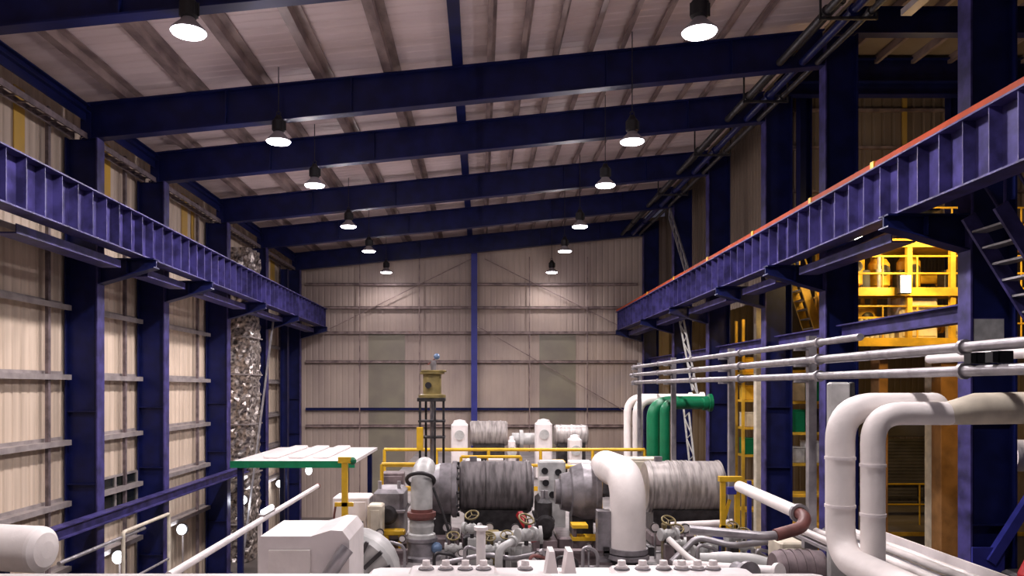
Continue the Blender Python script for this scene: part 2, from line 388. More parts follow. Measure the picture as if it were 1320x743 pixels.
for side, X in (('L',-4.9),('R',3.66)):
    for i, y in enumerate([7.0]+LY):
        z = HC+5.93
        lab = ('unseen ' if 0 else '')+(f'lit high bay lamp of the row by the panelled wall, {ORD[i-1]} from the camera' if side == 'L' else f'lit high bay lamp of the row by the orange rail, {ORD[i-1]} from the camera')
        if i == 0: lab = 'high bay lamp above the camera in the row by the '+('panelled wall' if side == 'L' else 'orange rail')
        l = make_lamp((X,y,z), lab, roof(X)-5.93+.255)
        for ch in l.children:
            if ch.type == 'LIGHT': ch.data.energy = (E_DOWN if ch.name.startswith('down') else E_UP)*(.14 if i == 6 else .6 if i == 5 else .7 if i == 0 else 1)

# dark pipe bundle under the roof by the orange-railed side, a set of lengths in each bay between the roof beams
bun = [(7.35,8.0,.09,'dark','thick dark'),(7.66,8.2,.055,'dark','thin dark'),(7.92,8.02,.1,'navy','navy'),(8.2,8.3,.05,'mauve','thin brown'),(8.28,8.0,.07,'dark','slim dark')]
for k in range(5):
    for i, (x, z, r, mm, w) in enumerate(bun):
        o = thing('roof_pipe', f'{w} pipe under the roof edge {bays[k+1].replace("columns","roof beams")}','pipe',(x,FY[k]+.16,HC+z),'pipes under the roof edge')
        MB().cyl((x,FY[k]+.155,HC+z),(x,FY[k+1]-.155,HC+z),r,12).build('shell',mm,o)
        MB().lathe((x,(FY[k]+FY[k+1])/2,HC+z),(0,1,0),[(0,r),(0,r*1.4),(.08,r*1.4),(.08,r)],12).build('coupling',mm,o)
tag(MB().box(7.9,8.1,8,14.6,HC+7.0,HC+7.03).box(7.9,7.92,8,14.6,HC+7.03,HC+7.12).box(8.08,8.1,8,14.6,HC+7.03,HC+7.12).build('cable_tray','girt'),'short grey metal cable tray below the roof edge pipes','cable tray')
tag(MB().cyl((7.75,8,HC+7.25),(7.75,13.4,HC+7.25),.07,14).build('bright_pipe','shiny'),'short bright galvanised pipe below the roof edge pipes','pipe')
for i, y in enumerate((16.5,21.3,26.2,31.6)):
    m = MB().box(7.2,8.44,y-.03,y+.03,HC+7.83,HC+7.89)
    for x in (7.22,8.42): m.box(x-.02,x+.02,y-.02,y+.02,HC+7.83,HC+roof(x)+.26)
    tag(m.build('pipe_hanger','dark'), f'dark trapeze hanger carrying the roof edge pipes, {ORD[i]} from the camera','hanger','hangers of the roof edge pipes')
# lattice brace up by the fourth column
def lattice(name, label, p0, p1, w, n, mm, cat='lattice strut', side=(0,1,0)):
    t = thing(name, label, cat, p0); p0 = Vector(p0); p1 = Vector(p1); s = Vector(side)*w/2
    MB().bar(p0-s,p1-s,.06,.06).build('chord',mm,t); MB().bar(p0+s,p1+s,.06,.06).build('chord',mm,t)
    g = MB()
    for k in range(n):
        a = p0.lerp(p1,k/n); b = p0.lerp(p1,(k+1)/n); q = s if k%2 else -s
        g.bar(a+q,b-q,.035,.035)
    g.build('lacing',mm,t); return t
lattice('lattice_strut','pale lattice strut leaning up above the girder near the fifth column',V(8.35,34.6,8.0),V(8.35,31.0,4.3),.9,9,'galv',side=(0,.3,.9))
lattice('lattice_strut','pale lattice strut below the girder above the far pipe rack',V(8.2,31.8,2.9),V(8.2,29.7,-.2),.8,8,'lgrey',side=(0,.9,.2))
lattice('lattice_strut','pale lattice strut behind the green pipes by the third column',V(8.2,31.0,-.9),V(8.2,29.3,-5),.9,10,'lgrey',side=(0,.9,.2))

# ------------------------------------------------------------------ side hall steelwork
for i, (y, zb, zt) in enumerate(((19.25,8.75,9.4),(23.28,8.75,9.85))):
    t = thing('side_beam', ['navy roof beam of the side hall at the second column','deeper navy roof beam of the side hall at the third column'][i],'roof beam',(15,y,HC+zb))
    MB().box(8.8,23.9,y-.012,y+.012,HC+zb+.03,HC+zt-.03).build('web','navy',t)
    MB().box(8.8,23.9,y-.15,y+.15,HC+zb,HC+zb+.03).build('bottom_flange','navy',t)
    MB().box(8.8,23.9,y-.15,y+.15,HC+zt-.03,HC+zt).build('top_flange','navy',t)
    if i: MB().box(8.8,23.9,y-.2,y-.02,HC+zb+.36,HC+zb+.4).build('ledge','navy',t)
for i in range(7):
    x = 9.6+i*1.1
    tag(MB().box(x-.01,x+.01,9,24.9,HC+9.72,HC+9.94).box(x,x+.1,9,24.9,HC+9.72,HC+9.745).build('side_purlin','purlin'), f'brown purlin of the side hall roof, {ORD[i]} from the columns','purlin','purlins of the side hall')
for i, (px0, px1) in enumerate(((1025,1040),(1216,1234))):
    X0, X1 = (px0-620)*.0248,(px1-620)*.0248
    m = MB().box(X0,X1,24.55,24.57,HC+3.2,HC+9.9).box(X0,X0+.02,24.4,24.72,HC+3.2,HC+9.9).box(X1-.02,X1,24.4,24.72,HC+3.2,HC+9.9)
    tag(m.build('wall_post','navy'), ['slim navy post on the brown upper wall beside the second column','slim navy post on the brown upper wall beyond the first column'][i],'post')
for i, z in enumerate((6.3,7.7,8.9)):
    tag(MB().box(9.6,23.9,24.82,24.97,HC+z-.04,HC+z+.04).build('wall_girt','purlin'), f'{["lowest","middle","top"][i]} girt across the brown upper wall of the side hall','girt','girts of the brown upper wall')
tag(MB().box(13.55,13.68,24.9,24.98,HC+5.4,HC+9.9).build('wall_strip','yfrp'),'narrow yellow upright strip on the brown upper wall','strip')
# chevron brace beneath the orange-railed girder
t = thing('chevron_brace','wide lavender blue chevron brace below the orange-railed girder','brace',V(8.5,15,2.7))
ap = V(8.5,15.0,3.28)
MB().bar(V(8.5,19.0,3.15),ap,.42,.14).build('arm','violet',t); MB().bar(ap,V(8.5,13.85,2.72),.42,.14).build('arm','violet',t)
MB().box(8.3,8.7,14.7,15.3,HC+3.36,HC+3.4).build('gusset_plate','violet',t)
# mid-height beams between the columns
for k in range(5):
    a, b = FY[k]+.2, FY[k+1]-.2
    m = MB().box(8.86,8.88,a,b,HC+1.22,HC+1.5)
    t = thing('column_beam', f'navy beam linking the {ORD[k]} and {ORD[k+1]} columns of the orange-railed side','beam',(8.87,a,HC+1.2),'beams linking the orange-railed columns')
    m.build('web','violet',t); MB().box(8.72,9.02,a,b,HC+1.5,HC+1.53).build('top_flange','violet',t); MB().box(8.72,9.02,a,b,HC+1.19,HC+1.22).build('bottom_flange','violet',t)

t = thing('sign_plate','blank whitish plate fixed on the first orange-railed column','plate',(8.87,13.5,HC+.85))
MB().box(8.62,9.14,13.555,13.585,HC+.82,HC+1.2).build('plate','lgrey',t)
MB().box(8.6,9.16,13.57,13.588,HC+.8,HC+1.22).build('backing','violet',t)
# yellow-lit plant beyond the columns
t = thing('access_platform','yellow multi-level access platform lit by sodium lamps beyond the columns','platform',(12.5,23,0))
X0, X1, Y0, Y1 = 10.6, 16.6, 22.4, 24.4
for x in (X0,12.35,13.6,15.0,X1):
    for y in (Y0,Y1): MB().box(x-.07,x+.07,y-.07,y+.07,.0 if x > 14 else HC+1.35,HC+4.9).build('post','yhall',t)
for z in (1.35,2.8,4.2):
    MB().box(X0-.1,X1+.1,Y0-.1,Y1+.1,HC+z,HC+z+.06).box(X0-.1,X1+.1,Y0-.14,Y0-.1,HC+z-.16,HC+z+.08).build('deck','yhall',t)
    g = MB()
    for dz in (.5,1.0): g.cyl((X0,Y0,HC+z+dz),(X1,Y0,HC+z+dz),.03,8)
    x = X0
    while x <= X1+.01: g.cyl((x,Y0,HC+z+.06),(x,Y0,HC+z+1.0),.025,8); x += 1.0
    g.build('guardrail','yhall',t)
for i, (x0,x1,z) in enumerate(((10.7,16.5,1.9),(10.7,16.5,3.35))):
    o = thing('process_pipe', ['horizontal yellow pipe above the lowest deck of the lit platform','horizontal yellow pipe above the middle deck of the lit platform'][i],'pipe',(x0,24.0,HC+z))
    MB().cyl((x0,24.0,HC+z),(x1,24.0,HC+z),.14,14).build('shell','yhall',o)
    for x in (11.3,12.8,14.2,15.6): MB().lathe((x,24.0,HC+z),(1,0,0),[(-.05,.14),(-.05,.22),(.05,.22),(.05,.14)],16).build('flange','yhall',o)
for i, (x, z0, z1, mm) in enumerate(((12.05,1.41,2.65,'lgrey'),(12.62,2.86,4.0,'lgrey'),(13.85,2.86,4.0,'yhall'),(11.75,2.86,4.0,'lgrey'),(14.3,2.86,3.9,'yhall'))):
    o = thing('riser_pipe', ['pale riser pipe on the lowest deck beside the cream cabinet','pale riser pipe on the middle deck right of the floodlight','yellow riser pipe on the middle deck by the outer bay','pale riser pipe on the middle deck left of the floodlight','yellow riser pipe on the middle deck, furthest from the floodlight'][i],'pipe',(x,22.9,HC+z0))
    MB().cyl((x,22.9,HC+z0),(x,22.9,HC+z1),.05,10).build('shell',mm,o); MB().lathe((x,22.9,HC+(z0+z1)/2),(0,0,1),[(-.06,.05),(-.06,.1),(.06,.1),(.06,.05)],12).build('flange',mm,o)
o = thing('grey_panel','grey ribbed panel at the end of the lowest deck of the lit platform','panel',(11.1,22.55,HC+1.41))
g = MB(); x = 10.68
while x < 11.9: g.prism([(x,22.55),(x+.04,22.51),(x+.1,22.51),(x+.14,22.55)],'z',HC+1.42,HC+2.0); x += .15
g.build('sheet','lgrey',o); MB().box(10.65,11.9,22.5,22.58,HC+2.0,HC+2.06).build('top_cap','yhall',o)
for i, (x0, x1) in enumerate(((11.25,11.55),(12.4,12.9),(13.75,14.9))):
    o = thing('control_box', ['small dark control box high on the lit platform near its end post','dark control box high on the lit platform above the floodlight','wide dark control box in the outer bay of the lit platform'][i],'box',(x0,23.2,HC+2.86))
    MB().rbox(x0,x1,23.0,23.4,HC+2.9,HC+3.5,.02).build('body','dark',o); MB().rbox(x0+.04,x1-.04,22.98,23.0,HC+2.95,HC+3.45,.005).build('door','black',o); MB().box((x0+x1)/2-.05,(x0+x1)/2+.05,23.1,23.3,HC+2.86,HC+2.9).build('stand','dark',o)
def vessel(x, y, z, r, h, label, mm='yhall'):
    t = thing('vessel', label, 'tank', (x,y,HC+z))
    MB().lathe((x,y,HC+z),(0,0,1),[(.12,.001),(.12,r*.5),(.2,r),(h-.2,r),(h-.05,r*.7),(h,.001)],22).build('shell',mm,t)
    for k in range(3):
        a = k*2.09; MB().box(x+r*.75*math.cos(a)-.04,x+r*.75*math.cos(a)+.04,y+r*.75*math.sin(a)-.04,y+r*.75*math.sin(a)+.04,HC+z,HC+z+.3).build('leg',mm,t)
    MB().cyl((x,y-r*.3,HC+z+h-.1),(x,y-r*.3,HC+z+h+.16),.06,10).build('nozzle',mm,t)
    MB().lathe((x,y-r,HC+z+h*.6),(0,-1,0),[(-.05,.16),(.05,.16),(.05,.12),(.08,.001)],14).build('manway','dark',t)
vessel(11.1,23.3,2.86,.38,1.2,'yellow upright tank on the middle deck of the lit platform, next to its end post')
vessel(12.0,23.4,2.86,.3,1.05,'slimmer yellow tank on the middle deck of the lit platform')
vessel(11.4,23.3,1.41,.42,1.1,'squat yellow tank on the lowest deck of the lit platform')
vessel(13.0,23.6,2.86,.33,1.15,'yellow tank beside the floodlight on the lit platform middle deck')
def cabinet(name, label, cat, x0,x1,y0,y1,z0,z1, mm, dm=None, hz=True):
    t = thing(name, label, cat, ((x0+x1)/2,(y0+y1)/2,z0))
    MB().rbox(x0,x1,y0,y1,z0,z1,.025).build('body',mm,t)
    d = MB().rbox(x0+.05,x1-.05,y0-.025,y0+.005,z0+.08,z1-.08,.01).build('door',dm or mm,t)
    if hz: MB().box(x1-.14,x1-.1,y0-.05,y0-.02,(z0+z1)/2-.08,(z0+z1)/2+.08).build('handle','dark',d)
    return t
cabinet('control_cabinet','cream control cabinet standing on the lowest deck of the lit platform','cabinet',12.15,13.25,22.5,23.0,HC+1.41,HC+2.62,'cream')
for i,(a,b) in enumerate(((13.75,14.35),(14.5,14.8),(14.95,15.2))):
    cabinet('junction_box', ['large cream junction box in the outer bay of the lit platform','narrow cream junction box second in the outer bay','small cream junction box nearest the first column'][i],'box',a,b,22.7,23.0,HC+1.41,HC+2.3-.1*i,'cream')
t = thing('floodlight','bright white floodlight shining above the cream cabinet','lamp',(12.1,21.9,HC+2.65))
MB().rbox(11.85,12.18,21.95,22.12,HC+2.66,HC+3.2,.02).build('housing','dark',t)
MB().box(11.88,12.15,21.93,21.95,HC+2.69,HC+3.17).build('lens','flood',t)
MB().box(12.0,12.04,22.1,22.38,HC+2.9,HC+2.98).build('bracket','dark',t)
t = thing('ceiling_spotlight','tiny lit spotlight on the underside of the orange-railed girder','lamp',P(1107,308,17.4))
MB().lathe(P(1107,308,17.4),(-.3,-1,-.3),[(-.1,.001),(-.1,.06),(.05,.09),(.05,.001)],12).build('lens','flood',t)
MB().cyl(P(1107,308,17.4)+Vector((.02,.1,.03)),V(7.9,17.6,3.2),.02,6).build('arm','dark',t)
# storage racks in the side hall
def rack(label, x0, x1, y0, y1, top):
    t = thing('storage_rack', label, 'rack', ((x0+x1)/2,(y0+y1)/2,0))
    for x in (x0,x1):
        for y in (y0,y1): MB().box(x-.05,x+.05,y-.05,y+.05,0,top).build('upright','yhall',t)
    z = 1.2
    while z < top:
        MB().box(x0+.05,x1-.05,y0-.03,y1+.03,z,z+.09).build('shelf','yhall',t); z += 1.05
    return x0,x1,y0,y1
k = 0
for lab,x0,x1,y0,y1,top in (('tall yellow storage rack seen between the third and fourth orange-railed columns',9.75+.25,11.3,29.6,30.4,9.6),('yellow storage rack seen between the second and third orange-railed columns',10.35,11.7,26.2,27.0,9.3)):
    rack(lab,x0,x1,y0,y1,top); z = 4.35; lv = 0
    while z < top-1.1:
        for j in range(2):
            w = (x1-x0)*.4; xx = x0+.1+j*(x1-x0)*.46; h = random.uniform(.45,.8); mm = random.choice(['cream','dark','yhall','lgrey','green','dark'])
            o = thing('storage_box', f'{ {"cream":"cream","dark":"dark","yhall":"yellow","lgrey":"pale grey","green":"green"}[mm] } box on the {ORD[lv]} visible shelf of the {"farther" if top > 9.5 else "closer"} yellow rack, {["near","far"][j]} side', 'box', (xx+w/2,y0+.4,z+.09), 'boxes on the yellow racks')
            MB().rbox(xx,xx+w,y0+.08,y1-.08,z+.092,z+.09+h,.02).build('body',mm,o); MB().rbox(xx-.01,xx+w+.01,y0+.07,y1-.07,z+.09+h,z+.13+h,.01).build('lid',mm,o)
        z += 1.05; lv += 1
t = thing('beige_post','pale beige square post beyond the third orange-railed column','post',(10.1,27.2,0))
MB().rbox(9.5,9.8,26.8,27.05,.06,HC+3.2,.02).build('shaft','cream',t); MB().rbox(9.42,9.88,26.72,27.13,0,.06,.01).build('base','cream',t)
# side hall stairs
def stairs(label, p0, p1, w, n, mm, wd):
    t = thing('steel_stair', label, 'stairs', p1); p0 = Vector(p0); p1 = Vector(p1); s = Vector(wd)*w/2
    for q in (s,-s): MB().bar(p0+q,p1+q,.06,.24).build('stringer',mm,t)
    for k in range(1,n):
        c = p0.lerp(p1,k/n); MB().bar(c-s,c+s,.24,.035).build('tread','galv',t)
    for q in (s,-s):
        g = MB().cyl(p0+q+Vector((0,0,.95)),p1+q+Vector((0,0,.95)),.025,8)
        for f in (.02,.5,.98): c = p0.lerp(p1,f)+q; g.cyl(c,c+Vector((0,0,.95)),.022,8)
        g.build('handrail',mm,t)
    return t
stairs('lavender steel stair descending in front of the first orange-railed column',V(8.1,12.5,2.85),V(11.75,12.5,-3.0),.8,22,'violet',(0,1,0))
stairs('yellow steel stair seen below the girder between second and third columns',V(9.75,24.2,3.6),V(11.0,24.2,-.2),.8,13,'yhall',(0,1,0))
# right lower floor area
for i, (px, w, Y, mm) in enumerate(((1139,12,22.7,'timber'),(1226,26,22.7,'timber'),(1208,9,23.9,'cream'))):
    X0, X1 = (px-w/2-620)*Y/F,(px+w/2-620)*Y/F
    t = thing('clad_column', ['slim orange-brown clad column standing behind the white pipes','broad orange-brown clad column next to the first navy column','pale narrow column beside the broad orange-brown one'][i],'column',((X0+X1)/2,Y,0))
    MB().rbox(X0,X1,Y,Y+.5,.12,HC+1.24,.02).build('shaft',mm,t); MB().rbox(X0-.06,X1+.06,Y-.06,Y+.56,0,.12,.02).build('base',mm,t)
t = thing('concrete_plinth','low concrete plinth along the back of the side hall','plinth',(19,34,0))
MB().rbox(13.8,23.9,29,38.6,0,1.6,.03).build('slab','floor',t); MB().box(13.8,23.9,28.97,29.0,1.45,1.6).build('edge_strip','yhall',t)
t = thing('roller_shutter','dark grey ribbed roller shutter at the back of the side hall','shutter',(21,38,0))
g = MB(); z = 1.62
while z < HC-2.6: g.prism([(38.0,z),(37.96,z+.03),(37.96,z+.13),(38.0,z+.16)],'x',18.6,23.4); z += .16
g.build('curtain','shutter',t)
MB().box(18.3,18.6,37.9,38.2,1.6,HC-2.4).build('guide','dark',t); MB().box(23.4,23.7,37.9,38.2,1.6,HC-2.4).build('guide','dark',t)
MB().rbox(18.3,23.7,37.8,38.4,HC-2.4,HC-1.6,.04).build('hood','shutter',t)
def railing(name, label, pts, h, mm, rails=(1,.52), r=.025, postgap=1.4, group=None, toe=False):
    pts = [Vector(p) for p in pts]; t = thing(name, label, 'railing', pts[0], group)
    for k, f in enumerate(rails):
        MB().tube(rnd([p+Vector((0,0,h*f)) for p in pts],.12), r, 10).build('top_rail' if k == 0 else 'mid_rail', mm, t)
    for a, b in zip(pts, pts[1:]):
        n = max(1, round((b-a).length/postgap))
        for i in range(n+(b is pts[-1])):
            c = a.lerp(b,i/n); MB().cyl(c,c+Vector((0,0,h)),r*.95,8).build('post',mm,t)
    if toe:
        for a, b in zip(pts, pts[1:]): MB().bar(a+Vector((0,0,.07)),b+Vector((0,0,.07)),.012,.13).build('toe_board',mm,t)
    return t
railing('guard_railing','orange-yellow guard railing on the side hall floor before the shutter',[(15.0,30.5,1.6),(19.5,30.5,1.6)],1.6,'yellow',(1,.5),.035,2.2)
for i,(x0,x1,z,y) in enumerate(((17.2,20.2,2.6,35),(16.6,19.8,2.35,32.5))):
    t = thing('work_bench', ['dark low bench in front of the roller shutter','dark bench nearer than the shutter bench on the side hall floor'][i],'bench',(x0,y,0))
    MB().box(x0,x1,y,y+.7,z-.1,z).build('top','dark',t)
    for x in (x0+.05,x1-.15):
        for yy in (y+.05,y+.55): MB().box(x,x+.1,yy,yy+.1,1.6,z-.1).build('leg','dark',t)
# foot and diagonal brace at the first orange-railed column
t = thing('foot_brace','lavender blue diagonal brace rising from the foot of the first column','brace',V(8.75,13.3,-3.05))
MB().bar(V(8.75,13.35,-3.0),V(10.0,13.35,-1.05),.13,.16).build('strut','blue',t)
MB().box(8.45,9.0,13.33,13.37,HC-3.2,HC-2.75).build('gusset_plate','blue',t)
t = thing('equipment_skid','dark equipment skid in the corner below the diagonal brace','machine',V(9.7,12.6,-7))
MB().rbox(8.75,12.2,12.0,13.1,.25,HC-3.05,.05).build('body','dark',t)
MB().rbox(8.7,12.25,11.95,13.15,0,.25,.03).build('plinth','mauve',t)
MB().tube(rnd([V(9.0,12.4,-3.0),V(9.5,12.4,-2.5),V(10.3,12.4,-2.3)],.3),.05,10).build('hose','galv',t)
t = thing('red_cylinder','dark red gas cylinder at the frame edge beside the skid','cylinder',V(8.8,11.6,-7))
MB().lathe((8.15,11.4,0),(0,0,1),[(0,.001),(0,.2),(.05,.22),(HC-2.75,.22),(HC-2.5,.12),(HC-2.4,.06)],20).build('shell','red',t)
MB().cyl((8.15,11.4,HC-2.4),(8.15,11.4,HC-2.25),.05,10).build('valve','dark',t)
t = thing('white_duct','white rounded duct end hanging behind the first column','duct',V(10.5,15,-1.3))
MB().tube([V(9.95,14.6,-1.28),V(13,14.6,-1.28)],[.3,.3],20).build('shell','white',t)
MB().box(12.4,12.55,14.5,14.7,0,HC-1.56).build('stand','dark',t)
MB().lathe(V(9.95,14.6,-1.28),(1,0,0),[(-.06,.2),(-.04,.31),(.04,.31),(.04,.3)],20).build('end_cap','wpaint',t)

# ------------------------------------------------------------------ pipe rack along the hall
PRX = 4.5
for i, (z, y0, y1, r) in enumerate(((.60,9.2,23,.045),(.375,3.0,23.3,.05),(.155,3.0,23.0,.052))):
    t = thing('rack_pipe', ['topmost grey pipe of the long rack, ending beside the lit platform','middle grey pipe of the long rack','lowest grey pipe of the long rack'][i],'pipe',(PRX,y0,HC+z),'pipes of the long rack')
    MB().cyl((PRX,y0,HC+z),(PRX,y1,HC+z),r,14).build('shell','galv',t)
    y = y0+1.1
    while y < y1: MB().lathe((PRX,y,HC+z),(0,1,0),[(0,r),(0,r*1.5),(.05,r*1.5),(.05,r)],14).build('coupling','galv',t); y += 3.1
for i, y in enumerate((10.84,14.3,18.6,22.6)):
    t = thing('rack_post', ['pale rack post standing behind the white pipes','pale rack post second from the camera','pale rack post third from the camera beside the green pipes','furthest pale rack post by the back wall'][i],'post',(PRX+.1,y,0),'posts of the pipe rack')
    MB().box(PRX+.06,PRX+.17,y-.05,y+.05,HC-2.98,HC+.72).build('upright','galv',t)
    MB().box(PRX+.0,PRX+.23,y-.12,y+.12,HC-3.0,HC-2.98).build('base_plate','galv',t)
    for z in (.60,.375,.155): MB().box(PRX-.12,PRX+.17,y-.035,y+.035,HC+z-.085,HC+z-.052).build('arm','galv',t)
for i, y in enumerate((7.05,6.75)):
    t = thing('pipe_clamp', ['black clamp holding the rack pipes near the frame edge','black clamp on the rack pipes before the first navy column'][i],'clamp',(PRX,y,HC+.2))
    MB().box(PRX-.08,PRX-.02,y-.05,y+.05,HC+.22,HC+.31).build('jaw','black',t); MB().box(PRX-.03,PRX+.1,y-.05,y+.05,HC+.215,HC+.32).build('jaw','black',t)
tag(MB().tube([(5.2,6.2,HC+.33),(5.2,9.0,HC+.33)],.05,12).build('white_conduit','wpaint'),'thin white conduit running behind the rack pipes','pipe')
# second rack row behind: cable tray with rails
t = thing('cable_tray','grey cable tray running behind the pipe rack','cable tray',(5.3,9,HC+.45))
MB().box(5.25,5.29,9,24,HC+.4,HC+.5).build('side_rail','galv',t); MB().box(5.7,5.74,9,24,HC+.4,HC+.5).build('side_rail','galv',t)
g = MB(); y = 9.1
while y < 24: g.box(5.29,5.7,y,y+.05,HC+.41,HC+.44); y += .45
g.build('rungs','galv',t)

# ------------------------------------------------------------------ big white pipes
t = thing('white_pipe','large white lagged pipe bending down and out toward the camera beside the rack','pipe',V(3.74,8.1,-1.8))
zt = -.20; r = .145; X = 3.75
pts = rnd([V(5.0,8.6,zt),V(4.75,8.12,zt),V(X,8.1,zt),V(X,8.1,-1.77),V(X,2.2,-1.77)],.36,10)
MB().tube(pts,r,24).build('lagging','white',t)
for z in (-.75,-1.25): MB().lathe(V(X,8.1,z),(0,0,1),[(0,r),(0,r+.008),(.03,r+.008),(.03,r)],24).build('band','wpaint',t)
t = thing('white_pipe','white lagged pipe in front, widening as it runs past the first column','pipe',V(4.0,7.85,-1.8))
X = 3.965; r = .117
pts = rnd([V(4.75,7.85,-.262),V(X,7.85,-.262),V(X,7.85,-2.99)],.3,10)
MB().tube(pts,r,24).build('lagging','white',t)
MB().tube([V(4.72,7.85,-.262),V(5.0,7.85,-.215),V(7.6,7.85,-.17)],[.117,.16,.17],24).build('reducer','cream',t)
for z in (-.8,-1.3): MB().lathe(V(X,7.85,z),(0,0,1),[(0,r),(0,r+.008),(.03,r+.008),(.03,r)],24).build('band','wpaint',t)
t = thing('white_riser','pale flat-sided riser rising behind the bend of the white pipes','duct',V(3.9,8.7,-4))
MB().rbox(3.86,4.1,8.6,8.68,HC-3,HC+.06,.02).build('shell','lgrey',t); MB().rbox(4.1,4.15,8.6,8.68,HC-.1,HC+.06,.01).build('clamp','black',t)
# parallel white conduits in the tray at the right
t = thing('conduit_tray','tray carrying white conduits along the floor edge below the white pipes','cable tray',V(4.7,9,-2))
MB().box(4.42,5.35,4.5,10.9,HC-2.1,HC-2.06).build('tray_bed','galv',t); MB().box(5.35,5.38,4.5,10.9,HC-2.1,HC-1.92).build('side_rail','wpaint',t)
for i, x in enumerate((4.5,4.66,4.82,4.99,5.16)):
    tag(MB().tube([(x,4.6,HC-2.0+.02*(i%2)),(x,9,HC-2.0+.03*(i%2)),(x,10.85,HC-2.0)],.05,12).build('conduit','white' if i!=2 else 'galv'),
        f'{"grey" if i==2 else "white"} conduit in the floor-edge tray, {ORD[i]} from the machines','conduit','conduits in the floor-edge tray')
for i, y in enumerate((5.5,8.2,10.6)):
    tag(MB().box(4.42,5.38,y,y+.1,HC-2.2,HC-2.1).box(4.5,4.6,y,y+.1,HC-3,HC-2.2).box(5.0,5.09,y,y+.1,HC-3,HC-2.2).build('tray_stand','galv'), f'galvanised stand under the conduit tray, {ORD[i]} from the camera','stand')
# looping pipe
t = thing('loop_pipe','pale looping pipe with a red-brown elbow in front of the yellow barrier','pipe',V(4,10,-2))
A,B,D,E = V(4.0,12.0,-1.53),V(4.0,9.75,-1.58),V(3.55,9.35,-1.78),V(2.55,9.5,-1.74)
MB().tube([A,B],.085,16).build('upper_run','white',t)
MB().tube(rnd([B,V(4.0,9.55,-1.6),V(3.9,9.42,-1.7),D],.12),.075,16).build('elbow','rust',t)
MB().tube(rnd([D,V(3.4,9.33,-1.79),E],.1),.055,14).build('lower_run','galv',t)
MB().lathe(B,(0,1,0),[(-.03,.085),(-.03,.12),(.03,.12),(.03,.085)],18).build('flange','galv',t)
# green and white tall pipes
def tallpipe(px, wpx, ptop, xend, Y, mm, label, zbot=-3.0, rr=.5):
    X = (px-620)*Y/F; r = wpx*Y/F/2; z = (500-ptop)*Y/F-r
    t = thing('tall_pipe', label, 'pipe', V(X,Y,zbot))
    e = V((xend-620)*Y/F,Y,z)
    MB().tube(rnd([V(X,Y,zbot),V(X,Y,z),e],rr,9),r,20).build('shell',mm,t)
    MB().lathe(e,(1,0,0),[(-.05,r),(-.05,r*1.35),(.05,r*1.35),(.05,r*.2)],20).build('end_flange',mm,t)
    MB().lathe(V(X,Y,zbot),(0,0,1),[(0,.01),(0,r*1.5),(.05,r*1.5),(.05,r)],20).build('foot_flange',mm,t)
tallpipe(809,10,508,890,24.6,'white','slim white pipe bending over beside the green pipes, closest to the back wall post')
tallpipe(822,13,508,905,24.1,'white','second slim white pipe bending over beside the green pipes')
tallpipe(842,17,511,915,23.5,'green','thick green pipe rising and bending toward the columns')
tallpipe(857,13,514,908,23.0,'green','thinner green pipe in front of the thick green one',rr=.3)

# ------------------------------------------------------------------ operating platform under the machines
t = thing('operating_platform','grey steel operating platform carrying the machines','platform',(1,20,0))
PZ = HC-3.0
MB().box(-2.95,5.1,6.5,36,PZ-.2,PZ).box(-4.8,5.1,3.0,6.5,PZ-.2,PZ).build('deck','grate',t)
for x in (-2.7,1.0,4.8):
    for y in (4,10,16,22,28,35): MB().box(x-.15,x+.15,y-.15,y+.15,0,PZ-.2).build('leg','navy',t)
# near white turbine casing
t = thing('turbine_casing','long white turbine casing across the bottom of the view','machine',(0,5,PZ))
MB().rbox(-4.6,2.2,4.2,5.0,PZ,HC-1.19,.04).build('casing_body','wpaint',t)
MB().rbox(-.9,2.15,5.0,6.25,PZ,HC-1.44,.05).build('flange_ledge','wpaint',t)
MB().rbox(-.55,.12,5.35,6.1,HC-1.44,HC-1.395,.02).build('flange_pad','wpaint',t)
MB().rbox(1.0,1.85,5.35,6.1,HC-1.44,HC-1.395,.02).build('flange_pad','wpaint',t)
for x in (-.42,-.27,-.12,.02,.34,1.08,1.24,1.40,1.54,1.66,1.78):
    b = MB().lathe((x,5.95,HC-1.4),(0,0,1),[(0,.05),(.035,.05),(.04,.035),(.075,.032),(.08,.001)],6).build('bolt','wpaint',t)
    MB().ring((x,5.95,HC-1.39),(0,0,1),.052,.01,14,6).build('washer','mgrey',b)
for x in (.49,.63): MB().prism([(x,HC-1.44),(x+.1,HC-1.44),(x+.07,HC-1.25),(x+.03,HC-1.25)],'y',5.9,6.1).build('lifting_lug','wpaint',t)
# white trapezoid casing and curved duct
t = thing('bearing_cover','white sloped cover box beside the pink handrail','cover',V(-1.5,7,-3))
MB().prism([(-1.95,HC-3),(-1.12,HC-3),(-1.12,HC-1.3),(-1.18,HC-1.22),(-1.28,HC-1.215),(-1.45,HC-1.267),(-1.88,HC-1.267)],'y',6.6,7.4).build('shell','wpaint',t)
MB().box(-1.8,-1.45,6.57,6.6,HC-2.4,HC-1.38).build('panel','white',t)
MB().tube(rnd([V(-1.38,6.5,-2.2),V(-1.35,6.5,-1.7),V(-1.2,6.52,-1.45),V(-1.13,6.56,-1.36)],.2),.06,12).build('side_pipe','galv',t)
t = thing('ribbed_cover','pale curved ribbed cover between the sloped box and the flange bolts','cover',V(-1,7.6,-3))
MB().lathe(V(-1.32,7.8,-1.95),(0,1,0),[(0,.001),(0,.42),(.08,.46),(.5,.46),(.5,.001)],24).build('shell','lgrey',t)
